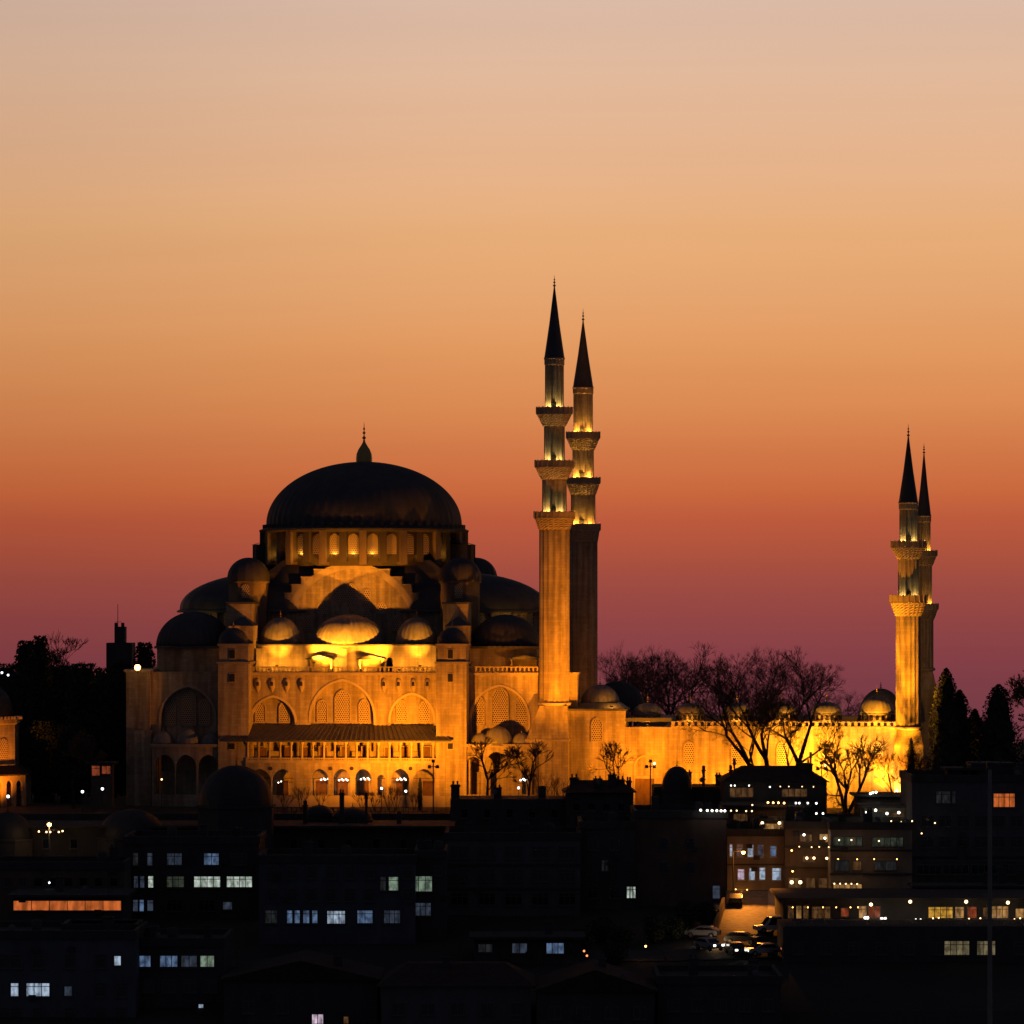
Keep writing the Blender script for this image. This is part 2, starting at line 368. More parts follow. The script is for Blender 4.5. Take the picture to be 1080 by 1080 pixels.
def archivolt(uc, hw, zs, z0, parent=mq, wd=.34, pr=.13, e=.18, off=0):
    b = MB(); a_ = archpts(uc, hw+.004, zs, e*hw, 20); o_ = archpts(uc, hw+wd, zs, e*hw, 20); a_ = [(a_[0][0], z0)]+a_+[(a_[-1][0], z0)]; o_ = [(o_[0][0], z0)]+o_+[(o_[-1][0], z0)]
    for i in range(len(a_)-1):
        p, q, r_, t_ = a_[i], a_[i+1], o_[i+1], o_[i]
        b.quad((p[0], off-pr, p[1]), (q[0], off-pr, q[1]), (r_[0], off-pr, r_[1]), (t_[0], off-pr, t_[1]))
        b.quad((p[0], off-pr, p[1]), (q[0], off-pr, q[1]), (q[0], off+.3, q[1]), (p[0], off+.3, p[1])); b.quad((t_[0], off-pr, t_[1]), (r_[0], off-pr, r_[1]), (r_[0], off-.004, r_[1]), (t_[0], off-.004, t_[1]))
    return b.build('archivolt', 'palestone', parent)
for uc, hw, zb_, zs in ops: archivolt(uc, hw, zs, 12.2)
for px, y0, y1, wp in ((275, 741, 761, 9.5), (300, 741, 761, 9.5), (340, 739, 761, 9.5), (361.5, 728.5, 761, 15), (384, 738.5, 761, 9.5), (424, 739.5, 761, 10), (447.5, 740, 761, 10)):
    win(px, y0, y1, wp, .75)
# corbelled niches under the terrace
for px in (272, 287, 302.5, 318, 405, 420.5, 436, 451):
    u = U(px); b = MB(); z = Z(718); h = .42
    b.lathe(u, 0, [(.05, z-1.75), (.28, z-1.35), (h, z-.95), (h, z-.1), (h*.8, z+.22), (.05, z+.42)], 12, a0=math.pi, sweep=math.pi); b.build('corbel', 'stone2', mq)
    b = MB(); b.prism(archpoly(0, .2, 0, .4), -.06, 0); b.build('corbel_opening', 'hole', mq, (u, -h+.01, z-.75))
# cornice and balustrade
def balustrade(px0, px1, v, y0, y1, parent=mq, step=.62, wd=.24, name='balustrade'):
    u0, u1 = U(px0, v), U(px1, v); za, zb = Z(y1, (px0+px1)/2, v), Z(y0, (px0+px1)/2, v); b = MB()
    b.box(u0, u1, v, v+.3, zb-.16, zb); b.box(u0, u1, v-.02, v+.32, za, za+.16); nb = int((u1-u0)/step)
    for i in range(nb+1):
        x = u0 + (u1-u0)*i/max(nb, 1); b.box(x-wd/2, x+wd/2, v+.05, v+.25, za+.16, zb-.16)
    b.build(name, 'stone2', parent)
balustrade(263, 459, -.1, 703, 709.5); balustrade(493, 567, -.1, 703, 709.5)
b = MB(); b.box(U(262), U(460), -.28, 0, ZT-.42, ZT-.02); b.box(U(492), U(568), -.28, -.02, ZT-.42, ZT-.02); b.build('cornice', 'stone2', mq)
# upper wall behind the terrace, its pilaster, its lead eave, pediments
b = MB(); b.box(U(262, 5), U(460, 5), 5, 5.38, ZT-.1, Z(681, 361, 5)); b.build('upper_wall', 'stone', mq)
for a, c in ((270.5, 277), (358, 366)):
    b = MB(); b.box(U(a, 5), U(c, 5), 4.6, 4.99, ZT-.1, Z(684, 361, 5)); b.build('pilaster', 'stone2', mq)
b = MB(); b.box(U(262, 5)-.2, U(458, 5), 4.85, 9, Z(681, 361, 5), Z(679.6, 361, 5)); b.box(U(163, 5), U(240, 5), 4.7, 9, Z(684, 200, 5), Z(681.5, 200, 5)); b.box(U(494, 5), U(568, 5), 4.7, 9, Z(684, 520, 5), Z(681.5, 520, 5))
b.build('eave', 'lead', mq)
for px, wp in ((337, 15), (391, 15), (554, 18)):
    u0, u1, u = U(px-wp, 3), U(px+wp, 3), U(px, 3); z0, z1 = Z(695.5, px, 3), Z(691, px, 3)
    b = MB(); b.prism([(u0, z0), (u1, z0), (u1, z0+.12), (u, z1), (u0, z0+.12)], 2.6, 4.98); b.build('pediment_roof', 'lead', mq)
    b = MB(); b.box(u0+.3, u0+.6, 3.4, 4.98, ZT-.1, z0-.002); b.box(u1-.6, u1-.3, 3.4, 4.98, ZT-.1, z0-.002); b.build('pediment_pier', 'stone2', mq)
b = MB(); b.box(U(408, 3), U(414, 3), 2.4, 3.4, ZT-.1, Z(697, 411, 3)); b.lathe(U(411, 3), 2.9, dome_prof(.45, Z(697, 411, 3), .5, 5), 10); b.build('chimney', 'hole', mq)
# side-aisle domes
def dome(px, y0, y1, hwpx, v, ribs=24, m='leadrib', fin=8, parent=mq, name='dome', finm='gold', drum=None, fr=.22, stilt=0):
    u = U(px, v); r = U(px+hwpx, v)-u; z0, z1 = Z(y1, px, v), Z(y0, px, v)
    b = MB(); b.lathe(0, 0, dome_prof(r, 0, z1-z0, 12, stilt), max(48, ribs*4), rib=.028, ribs=ribs)
    b.lathe(0, 0, [(r*1.05, -.25), (r*1.07, -.1), (r*1.0, .06)], 48)
    o = b.build(name, m, parent, (u, v, z0))
    if fin:
        s = (Y_of(px, v)/F)*fin; f = MB(); f.lathe(0, 0, finial_prof(z1-z0-.05, s, fr), 8); f.build('finial', finm, o)
    if drum:
        zd = Z(drum, px, v)-z0; d = MB(); d.lathe(0, 0, [(r*.97, zd), (r*.97, -.02)], 32, False); d.build('drum', 'stone2', o)
    return o
def Y_of(px, v): return OY - U(px, v)*ST + v*CT
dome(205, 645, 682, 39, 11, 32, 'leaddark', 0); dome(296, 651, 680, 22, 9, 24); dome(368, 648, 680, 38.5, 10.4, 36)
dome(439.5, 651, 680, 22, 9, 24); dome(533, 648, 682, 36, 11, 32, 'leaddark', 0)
# the stepped tympanum wall under the great arch
v = 16.0; prof = [(596, 352, 390), (601, 331, 411), (609, 317.5, 424), (617, 307.5, 434), (626, 300, 442), (635, 293, 450), (645, 288, 456)]
poly = []; zb = Z(684, 370, v)
L_ = []; R_ = []
for k, (y, a, c) in enumerate(prof):
    zt = Z(y, 370, v); nz = Z(prof[k+1][0], 370, v) if k+1 < len(prof) else zb
    L_ += [(U(a, v), zt), (U(a, v), nz)]; R_ += [(U(c, v), zt), (U(c, v), nz)]
b = MB()
for k, (y, a, c) in enumerate(prof):
    zt = Z(y, 370, v); nz = Z(prof[k+1][0], 370, v) if k+1 < len(prof) else zb
    b.box(U(a, v), U(c, v), v, v+2.2, nz, zt)
b.build('tympanum_wall', 'stone', mq)
b = MB()
for k, (y, a, c) in enumerate(prof):       # lead caps on the steps
    zt = Z(y, 370, v); a2, c2 = (prof[k-1][1], prof[k-1][2]) if k else (371, 371)
    b.box(U(a, v)-.08, U(a2, v), v-.1, v+2.3, zt+.003, zt+.14); b.box(U(c2, v)+(0 if k else .003), U(c, v)+.08, v-.1, v+2.3, zt+.003, zt+.14)
b.build('step_capping', 'stone2', mq)
# projecting great arch on the tympanum
b = MB(); rr0, rr1 = 9.6, 10.6; uc = U(370.5, v); zc = Z(671, 370, v)
pin = archpts(uc, rr0, zc, .06*rr0, 28); pout = archpts(uc, rr1, zc, .06*rr1, 28)
for i in range(28):
    a, c, d, q = pin[i], pin[i+1], pout[i+1], pout[i]
    b.quad((a[0], v-.06, a[1]), (c[0], v-.06, c[1]), (d[0], v-.06, d[1]), (q[0], v-.06, q[1]))
    b.quad((a[0], v-.06, a[1]), (c[0], v-.06, c[1]), (c[0], v-.004, c[1]), (a[0], v-.004, a[1])); b.quad((q[0], v-.06, q[1]), (d[0], v-.06, d[1]), (d[0], v-.004, d[1]), (q[0], v-.004, q[1]))
b.build('great_arch', 'stone2', mq)
for px, y0, y1, wp in ((340, 636, 646, 8.5), (402.5, 636, 646, 8.5), (356, 622, 634, 7), (386.5, 622, 640, 7), (371, 616, 640, 8), (355, 645, 664, 8), (387, 645, 664, 8), (371, 645, 664, 8), (325, 650, 664, 7), (417, 650, 664, 7)):
    win(px, y0, y1, wp, v-.005, th=.08)
# central cube under the drum
b = MB(); b.box(U(281, 18), U(470, 18), 18.25, 44, Z(684, 370, 18), Z(604, 370, 18)); b.build('central_cube', 'leaddark', mq)
b = MB(); u0, u1 = U(281, 18), U(470, 18); z = Z(604, 370, 18)
b.frustum(u0, u1, 18.26, 43.9, z+.004, Z(590.5, 384, 16), 2.4, .6); b.build('cube_roof', 'leaddark', mq)
# drum with piers and windows, main dome
VD = 30.0; ud = U(384, VD); SCL = F/Y_of(384, VD); zd0, zd1 = Z(598, 384, VD), Z(560, 384, VD); rD = 14.6
b = MB(); b.lathe(0, 0, [(rD, zd0), (rD, zd1)], 64, False)
b.lathe(0, 0, [(rD+1.35, zd1-.45), (rD+1.6, zd1-.1), (rD+1.6, zd1+.1), (rD+.4, zd1+.45)], 64, False)
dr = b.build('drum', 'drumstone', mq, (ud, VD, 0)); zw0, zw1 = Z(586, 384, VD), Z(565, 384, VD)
for i in range(32):
    a = -math.pi/2 + i*2*math.pi/32 + R(.6)
    if math.sin(a) > .35: continue
    b = MB(); hw = .82; b.prism(archpoly(0, hw, 0, zw1-zw0-hw*1.1), -.10, .05); b.build('drum_window', 'grille', dr, (rD*math.cos(a)*1.001, rD*math.sin(a)*1.001, zw0), a+math.pi/2)
for i in range(16):
    a = -math.pi/2 + (i+.25)*2*math.pi/16 + R(.6)
    if math.sin(a) > .5: continue
    b = MB(); b.prism([(-.55, 0), (.55, 0), (.55, 5.2), (-.55, 5.2)], -1.5, .3)
    b.add([(-.6, -1.6, 5.2), (.6, -1.6, 5.2), (.6, .2, 5.75), (-.6, .2, 5.75)], [(0, 1, 2, 3)])
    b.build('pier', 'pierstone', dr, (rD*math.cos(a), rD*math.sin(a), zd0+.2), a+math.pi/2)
for a in (R(188), R(200), R(352), R(340), R(170), R(10)):
    b = MB(); b.prism([(-1.0, 0), (1.0, 0), (1.0, 4.6), (-1.0, 4.6)], -2.6, .4); b.add([(-1.1, -2.75, 4.6), (1.1, -2.75, 4.6), (1.1, .3, 5.4), (-1.1, .3, 5.4)], [(0, 1, 2, 3)])
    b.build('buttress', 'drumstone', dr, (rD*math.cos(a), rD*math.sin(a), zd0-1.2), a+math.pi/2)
for i in range(32):
    a = -math.pi/2 + (i+.5)*2*math.pi/32 + R(.6)
    if math.sin(a) > .35: continue
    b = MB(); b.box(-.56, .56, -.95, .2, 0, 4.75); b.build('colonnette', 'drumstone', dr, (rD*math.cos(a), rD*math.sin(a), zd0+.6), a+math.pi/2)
r = 102/SCL; zd = Z(559, 384, VD); ht = Z(487, 384, VD)-zd
b = MB(); b.lathe(0, 0, dome_prof(r, 0, ht, 28, .8), 240, rib=.011, ribs=60)
b.lathe(0, 0, [(r+.75, -.35), (r+.9, 0), (r+.1, .55)], 96)
for i in range(64):
    a = 2*math.pi*i/64; b.box((r+.45)*math.cos(a)-.25, (r+.45)*math.cos(a)+.25, (r+.45)*math.sin(a)-.25, (r+.45)*math.sin(a)+.25, .1, .75)
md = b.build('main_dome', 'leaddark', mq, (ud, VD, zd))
b = MB(); zz = ht; b.lathe(0, 0, [(1.25, zz-.3), (1.28, zz+.6), (1.2, zz+1.2), (.9, zz+1.9), (.5, zz+2.5), (.22, zz+3.0), (.14, zz+3.4)], 20)
b.lathe(0, 0, finial_prof(zz+3.2, 3.0, .34), 10); b.build('finial', 'gold', md)
# weight turrets at the four corners
for px, v, y0, y1, y2 in ((262, 15, 588, 612, 684), (485.5, 15, 588, 612, 684), (502, 45, 592, 613, 684), (289, 45, 592, 613, 684)):
    u = U(px, v); r = 22*Y_of(px, v)/F; zb, z1, zt = Z(684, px, v), Z(613, px, v), Z(588, px, v)
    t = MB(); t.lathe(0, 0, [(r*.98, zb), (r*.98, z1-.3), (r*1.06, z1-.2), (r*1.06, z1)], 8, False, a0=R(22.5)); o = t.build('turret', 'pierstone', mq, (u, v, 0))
    t = MB(); t.lathe(0, 0, dome_prof(r*1.0, z1, zt-z1, 10, .4), 96, rib=.03, ribs=16); t.build('turret_dome', 'leaddark', o)
    if v < 20:
        t = MB(); t.prism(archpoly(0, .6, 0, 1.5), -.1, .1); t.build('turret_window', 'grille', o, (0, -r*.93, z1-2.6))
# buttress steps behind the towers
for sgn, (a, c) in ((-1, (240, 267)), (1, (468.5, 494))):
    v0 = 6.4; b = MB(); b.box(U(a, 8), U(c, 8), v0, 13, Z(684, (a+c)/2, 8), Z(637, (a+c)/2, 8)); b.build('buttress', 'stone', mq)
    b = MB(); b.box(U(a, 8)-.2, U(c, 8)+.2, v0-.2, 13.1, Z(637, (a+c)/2, 8)+.003, Z(635, (a+c)/2, 8)); b.build('buttress_cap', 'lead', mq)
    b = MB(); m_ = (a+c)/2 + (3 if sgn < 0 else 2); b.box(U(a+2, 3), U(c+1, 3), 2.2, 6.38, Z(684, m_, 3), Z(660, m_, 3)); b.build('buttress', 'stone', mq)
    b = MB(); b.frustum(U(a+1, 3), U(c+2, 3), 2.0, 6.39, Z(660, m_, 3)+.003, Z(651, m_, 3), 1.6, 1.6); b.build('buttress_cap', 'lead', mq)
# front buttress towers
for a, c, dpx in ((230, 262, 246), (460, 492, 477)):
    v0 = -4.0; m_ = (a+c)/2; u0, u1 = U(a, v0), U(c, v0)
    b = MB(); b.box(u0, u1, v0, 3.0, 0, Z(700, m_, v0)); o = b.build('buttress_tower', 'stone', mq)
    b = MB(); b.box(u0-.25, u1+.25, v0-.25, 2.1, Z(700, m_, v0)+.003, Z(698, m_, v0)); b.box(u0-.1, u1+.1, v0-.1, 2.1, Z(681, m_, v0)+.003, Z(679, m_, v0)); b.build('cornice', 'stone2', o)
    b = MB(); b.box(u0+.15, u1-.1, v0+.15, 2.1, Z(698, m_, v0)+.003, Z(681, m_, v0)); b.build('upper_stage', 'stone', o)
    for yy, hh_ in ((690, 9), (715, 8), (787, 6)):
        b = MB(); ww = .36; z0 = Z(yy+hh_/2, m_, v0); b.box(-ww-.15, ww+.15, -.1, -.0, -.15, hh_/7.2+.15); q = b.build('window', 'stone2', o, (U(m_-1, v0), v0+(.14 if yy < 700 else -.002), z0))
        b = MB(); b.box(-ww, ww, -.05, 0, 0, hh_/7.2); b.build('pane', 'hole', q, (0, -.12, 0))
    b = MB(); r = 15.5*Y_of(dpx, -1)/F; b.lathe(0, 0, dome_prof(r, 0, Z(662, dpx, -1)-Z(678.8, dpx, -1), 10, .2), 64, rib=.02, ribs=16); b.build('tower_dome', 'leaddark', o, (U(dpx, -1), -1, Z(678.8, dpx, -1)))
    b = MB(); b.lathe(0, 0, finial_prof(0, 1.3, .14), 8); b.build('finial', 'gold', o, (U(dpx, -1), -1, Z(662.3, dpx, -1)))
# semi-domes along the long axis with their window drums
for sgn in (-1, 1):
    uc = ud + sgn*13.6; r = 14.9; zb = Z(643, 384, VD); h = 5.9
    b = MB(); b.lathe(0, 0, dome_prof(r, 0, h, 14, .2), 128, rib=.008, ribs=32); b.lathe(0, 0, [(r+.5, -.45), (r+.6, -.2), (r, .1)], 64); o = b.build('semi_dome', 'leaddark', mq, (uc, VD, zb))
    b = MB(); b.lathe(0, 0, [(r-.5, Z(684, 384, VD)-zb), (r-.5, -.4)], 48, False); d = b.build('semi_dome_drum', 'stone', o)
    for i in range(24):
        a = -math.pi/2 + (i+.5)*2*math.pi/24
        if math.sin(a) > .3 or sgn*math.cos(a) < -.2: continue
        b = MB(); b.prism(archpoly(0, .55, 0, 1.2), -.1, .1); b.build('drum_window', 'grille', d, ((r-.5)*math.cos(a), (r-.5)*math.sin(a), -2.3), a+math.pi/2)
        b = MB(); b.box(-.3, .3, -.6, .3, 0, 3.2); a2 = a+math.pi/24; b.build('pier', 'stone2', d, ((r-.5)*math.cos(a2), (r-.5)*math.sin(a2), -3.8), a2+math.pi/2)
# two-storey side gallery
GV = -4.3; g0, g1 = U(259, GV), U(470, GV); zG1, zG0 = Z(803, 361, GV), Z(839, 361, GV)
arcs = [(274, 12), (298, 11.5), (337, 9), (360.5, 9), (383, 8.5), (402, 4.2), (422, 9.5), (447, 11.5)]
ops = []
for px, hp in arcs:
    hw = hp/7.2; zs = Z(811 if hp > 5 else 817, px, GV) - math.sqrt((hw*1.18)**2-(hw*.18)**2); ops.append((U(px, GV), hw, zG0, zs))
b = MB(); b.arched(g0, g1, 0, zG1, GV, GV+.6, ops, 14); b.build('arcade_wall', 'stone', mq)
b = MB(); b.box(g0, g1, GV-.12, GV-.003, 0, zG0-.05); b.box(g0, g1, GV-.10, GV-.004, zG1-.25, zG1); b.build('plinth', 'stone2', mq)
b = MB(); b.box(g0, g1, GV+.605, -.01, zG1-.4, zG1-.1); b.build('gallery_floor', 'stone2', mq)
b = MB(); b.box(g1-.6, g1, GV+.61, -.02, 0, Z(781, 361, GV)); b.box(g0, g0+.6, GV+.61, -.02, 0, Z(781, 361, GV)); b.build('gallery_end_wall', 'stone', mq)
zc0, zc1 = Z(800, 361, GV), Z(783, 361, GV)
b = MB(); b.box(g0, g1, GV+.05, GV+.3, zG1, zG1+.14); b.box(g0, g1, GV+.08, GV+.26, zc0-.08, zc0+.1)
nb = 90
for i in range(nb): b.box(g0+(g1-g0)*i/nb, g0+(g1-g0)*i/nb+.16, GV+.12, GV+.2, zG1+.14, zc0-.08)
b.build('gallery_railing', 'stone2', mq)
ncol = 18
for i in range(ncol+1):
    u = g0+.25+(g1-g0-.5)*i/ncol; b = MB()
    b.lathe(u, GV+.3, [(.2, zG1+.003), (.17, zG1+.5), (.15, zc1-.5), (.3, zc1-.2), (.3, zc1)], 10); b.build('column', 'stone2', mq)
b = MB(); b.box(g0, g1, GV+.05, GV+.55, zc1, Z(781, 361, GV)); b.build('gallery_beam', 'stone2', mq)
# lean-to gallery roof with a wide eave
ea = -5.6; z0 = Z(781, 361, ea); z1 = Z(765, 361, 0); ua, ub = U(231, ea), U(476, ea); uc_, ud_ = U(262, 0)+.02, U(460, 0)-.02
b = MB(); b.add([(ua, ea, z0), (ub, ea, z0), (ud_, -.02, z1), (uc_, -.02, z1), (ua, ea, z0-.22), (ub, ea, z0-.22), (ud_, -.02, z1-.25), (uc_, -.02, z1-.25)],
                [(0,1,2,3), (4,7,6,5), (0,4,5,1), (1,5,6,2), (0,3,7,4)])
nr = 46
for i in range(nr+1):
    t = i/nr; p = Vector((ua+(ub-ua)*t, ea, z0+.03)); q = Vector((uc_+(ud_-uc_)*t, -.02, z1+.03)); b.tube(p, q, .06, .06, 4)
b.build('gallery_roof', 'lead', mq)
# doors and windows on the wall behind the gallery
for px in (277, 302, 322, 341, 364, 386, 410, 427, 450):
    b = MB(); u = U(px, -.05); b.box(-.55, .55, -.08, 0, 0, 2.2); o = b.build('gallery_window', 'door', mq, (u, -.02, Z(803, px, 0)-.2))
    b = MB(); b.box(-.7, -.55, -.14, 0, 0, 2.3); b.box(.55, .7, -.14, 0, 0, 2.3); b.box(-.7, .7, -.141, 0, 2.3, 2.45); b.build('window_frame', 'stone2', o)
for px in (298, 339, 361, 383, 424, 452):
    b = MB(); b.box(-.85, .85, -.1, 0, 0, 2.5); o = b.build('door', 'door', mq, (U(px, 0), -.02, Z(839, px, 0)-.35))
    b = MB(); b.box(-1.05, -.85, -.16, 0, 0, 2.6); b.box(.85, 1.05, -.16, 0, 0, 2.6); b.box(-1.05, 1.05, -.161, 0, 2.6, 2.8); b.build('door_frame', 'stone2', o)
for px in (289.5-4, 348.5, 371, 433): 
    b = MB(); b.lathe(0, 0, [(.28, -.08), (.28, 0)], 16, False); b.lathe(0, 0, [(.01, -.08), (.28, -.08)], 16, False)
    o = b.build('roundel', 'tile', mq, (U(px, GV), GV-.02, Z(810.5, px, GV))); o.rotation_euler = (R(-90), 0, 0)
b = MB(); b.tube((g0, GV+.25, Z(821, 361, GV)), (g1, GV+.25, Z(821, 361, GV)), .045, .045, 5); b.build('tie_rod', 'iron', mq)
# wings: arch recess, porch with little domes
def wing(p0, p1, pa0, pa1, ytop, porch0, porch1, arches, domes, wins, far=False):
    u0, u1 = U(p0), U(p1); uc = U((pa0+pa1)/2); hw = (U(pa1)-U(pa0))/2
    zs = Z(ytop) - math.sqrt((hw*1.18)**2-(hw*.18)**2)
    b = MB(); b.arched(u0, u1, 0, ZT, 0, .9, [(uc, hw, 5, zs)], 16); b.build('wing_wall', 'stone', mq); archivolt(uc, hw, zs, Z(784))
    b = MB(); b.box(u0+.02, u1-.02, .905, 1.18, 0, ZT-.1); b.build('wing_infill', 'stone', mq)
    for q in wins: win(*q, .905)
    PV = -3.6; a, c = U(porch0, PV), U(porch1, PV); zt = Z(788, (porch0+porch1)/2, PV); ops = []
    for px, hp, yt, yb in arches:
        h = hp/7.2; ops.append((U(px, PV), h, Z(yb, px, PV), Z(yt, px, PV)-math.sqrt((h*1.18)**2-(h*.18)**2)))
    b = MB(); b.arched(a, c, 0, zt, PV, PV+.6, ops, 14); b.box(a, a+.5, PV+.605, -.01, 0, zt); b.box(c-.5, c, PV+.605, -.01, 0, zt); b.build('porch_wall', 'stone', mq)
    b = MB(); b.box(a-.15, c+.15, PV-.3, -.01, zt+.003, zt+.45); b.build('porch_cornice', 'stone2', mq)
    for px, y0, hp in domes: dome(px, y0, 784.5, hp, -1.8, 16, 'leadrib', 4, name='porch_dome', fr=.1)
wing(492, 568, 497, 557, 724, 492, 561, [(499.5, 8, 798, 838), (523.5, 12, 793, 842), (556, 8, 799, 838)], [(507, 773, 10), (525.5, 766, 15.5), (550, 773, 10)],
     [(505, 735, 764, 10.5), (527.5, 726, 764, 16), (550, 735, 764, 11)])
wing(158, 230, 170, 226, 725, 160, 231, [(173.5, 11, 796, 838), (196, 11, 796, 838), (219.5, 11, 796, 838)], [(172, 771, 12), (198, 768, 13), (222, 772, 10)],
     [(180, 738, 764, 10), (198, 728, 764, 16), (216, 738, 764, 10)])
b = MB(); b.box(U(133, -1), U(158, -1), -1, 12, 0, Z(709, 145, -1)); b.box(U(142, -2), U(160, -2), -2.6, -1.003, 0, Z(770, 150, -2)); b.build('corner_tower', 'stone', mq)
b = MB(); b.box(U(131, -1), U(160, -1), -1.25, 12.2, Z(709, 145, -1)+.003, Z(706, 145, -1)); b.build('cornice', 'stone2', mq)

# floodlights standing on the terrace and around the drum
def flood(parent, loc, power, col, target=None, size=150, radius=.25, mesh=True, off=.12):
    h = empty('floodlight', loc, 0, parent) if not mesh else None
    if mesh:
        b = MB(); b.frustum(-.18, .18, -.12, .12, -.3, -.05, -.05); h = b.build('floodlight', 'iron', parent, loc)
    t = (Vector(target)-Vector(loc)) if target else None
    return light('floodlight_lamp', (0, 0, off), power, col, t, size, radius, h)
def terrace_flood(px, v, power, col=AMBER, ty=640, tv=14, size=150):
    u = U(px, v); flood(mq, (u, v, ZT+.5), power, col, (U(px, tv), tv, Z(ty, px, tv)), size)
for px, pw in ((284, 900), (308, 1100), (350, 1500), (380, 1500), (421, 1100), (446, 900)): terrace_flood(px, 2.6, pw, (1, .36, .02), 690, 5)
for px, tx in ((331, 372), (405, 366)):
    b = MB(); b.tube((U(px, .05), .05, Z(703)), (U(px, .05), .05, Z(703)+.6), .04, .04, 6); b.build('floodlight_stand', 'iron', mq)
    flood(mq, (U(px, .05), .05, Z(703)+.75), 25000, (1, .31, .012), (U(tx, 14), 14, Z(648, tx, 14)), 72, .1)
for px, tx in ((292, 297), (443, 438)):
    flood(mq, (U(px, .02), .02, Z(703)+.3), 8000, (1, .33, .015), (U(tx, 9), 9, Z(664, tx, 9)), 46, .12)
for px, pw in ((548, 500), (515, 300)): flood(mq, (U(px, -.05), .05, Z(703)+.32), pw, AMBER, (U(px+4, 9), 9, Z(670, px, 9)), 120, .12)
for px in (543, 199): flood(mq, (U(px, 16), 16, Z(655, px, 16)), 60, YELLOW, radius=.1)
for i in (-6, -5, -3, -1, 0, 1, 5, 6):
    a = -math.pi/2 + i*2*math.pi/32 + R(.6); rr = rD+.38
    flood(mq, (ud+rr*math.cos(a), VD+rr*math.sin(a), zw0-.1), 45, (1, .45, .05), radius=.1)

# ------------------------------------------------------------------ minarets
GMIN = 'stone minarets of the mosque'
def minaret(px, Y, label, tip, cone0, cone1, gals, rs, rcone, base, lampcol, lamppow, rail_h=None):
    """gals: (railing top y, corbel bottom y, half width px); rs: shaft radii in px from the top stage down; base(root)"""
    s = Y/F; zof = lambda y: CZ-(y-HY)*s
    root = empty('minaret', ((px-HX)*s, Y, 0), -TH); tag(root, label, 'minaret', GMIN)
    def shaft(r, z0, z1):
        b = MB(); n_ = 16; pr = [(r, z0), (r, z1)]
        b.lathe(0, 0, pr, 32, False, a0=R(5), lobes=[-.10*1]*2); return b.build('shaft', 'stone', root)
    zs = [zof(cone0)]; stage_tops = [zof(cone0)] + [zof(g_[1]) for g_ in gals]
    for k in range(len(gals)):
        shaft(rs[k]*s, zof(gals[k][0])-.6, stage_tops[k])
    b = MB(); r0 = rs[0]*s; z = zof(cone0)
    b.lathe(0, 0, [(r0*1.0, z-1.1), (r0*1.03, z-.9), (r0*1.03, z-.2), (r0*1.12, z-.1), (r0*1.12, z+.02)], 32, False, lobes=[0, .06, .06, 0, 0]); b.build('frieze', 'stone2', root)
    b = MB(); rc = rcone*s; zt = zof(cone1); b.lathe(0, 0, [(rc*1.05, z+.03), (rc, z+.25), (rc*.52, z+(zt-z)*.48), (.08, zt)], 24, True, a0=.1); c = b.build('spire', 'leaddark', root)
    b = MB(); b.lathe(0, 0, finial_prof(zt-.2, zof(tip)-zt+.2, .26), 8); b.build('finial', 'gold', c)
    for k, (yt, yb, hw) in enumerate(gals):
        za, zb = zof(yb), zof(yt); h = zb-za; rb = rs[k+1]*s; rt = hw*s; floor = za + h*.62
        pr = []; lb = []; st = 5
        for i in range(st):
            r_ = rb+(rt-.15-rb)*((i+1)/st)**.85; zz = za+(floor-za)*(i/st); dz = (floor-za)/st
            pr += [(rb+(rt-.15-rb)*(i/st)**.85+.02, zz), (r_, zz+dz*.45), (r_, zz+dz*.98)]; lb += [0, -.22*(1 if i % 2 else .8), -.04]
        pr += [(rt, floor), (rt, floor+.15), (.3, floor+.16)]; lb += [0, 0, 0]
        b = MB(); b.lathe(0, 0, pr, 40, False, lobes=lb); o = b.build('balcony', 'stone2', root)
        b = MB(); b.lathe(0, 0, [(rt-.02, floor+.16), (rt-.02, zb), (rt-.2, zb), (rt-.2, floor+.16)], 20, False)
        for i in range(20):
            a = 2*math.pi*i/20; b.tube((rt*math.cos(a), rt*math.sin(a), floor+.16), (rt*math.cos(a), rt*math.sin(a), zb+.12), .1, .1, 6)
        b.build('railing', 'stone2', o)
        up = rs[k]*s
        for a in lampcol[1]:
            a = R(a); rr = up+.38; flood(o, (rr*math.cos(a), rr*math.sin(a), floor+.45), lamppow*.85, lampcol[0], radius=.12)
        if k < 4:
            b = MB(); b.box(-.35, .35, -.12, .1, 0, 1.6); b.build('door', 'hole', root, (0, -up*.97, floor+.17))
    base(root, s, zof)
    return root
def base_near(root, s, zof):
    b = MB(); z0, z1, z2 = zof(742), zof(558), zof(779); r = 16*s
    b.lathe(0, 0, [(r, z0), (r, z1)], 32, False, a0=R(5), lobes=[-.12, -.12]); b.build('shaft', 'stone', root)
    b = MB(); b.lathe(0, 0, [(r+.05, z0-.25), (r+.22, z0-.12), (r+.22, z0+.12), (r+.03, z0+.25)], 24, False); b.build('moulding', 'stone2', root)
    b = MB(); a = 3.0; h = 2.0
    b.add([(-a-.9, -a, z2), (a-.8, -a, z2), (a-.8, a, z2), (-a-.9, a, z2), (-h, -h, z0-.26), (h, -h, z0-.26), (h, h, z0-.26), (-h, h, z0-.26)], [(0,1,5,4),(1,2,6,5),(2,3,7,6),(3,0,4,7),(4,5,6,7)])
    b.box(-a-.9, a-.8, -a, a, 0, z2-.3); b.build('base', 'stone', root)
    b = MB(); b.box(-a-1.05, a-.65, -a-.15, a+.15, z2-.297, z2-.003); b.build('moulding', 'stone2', root)
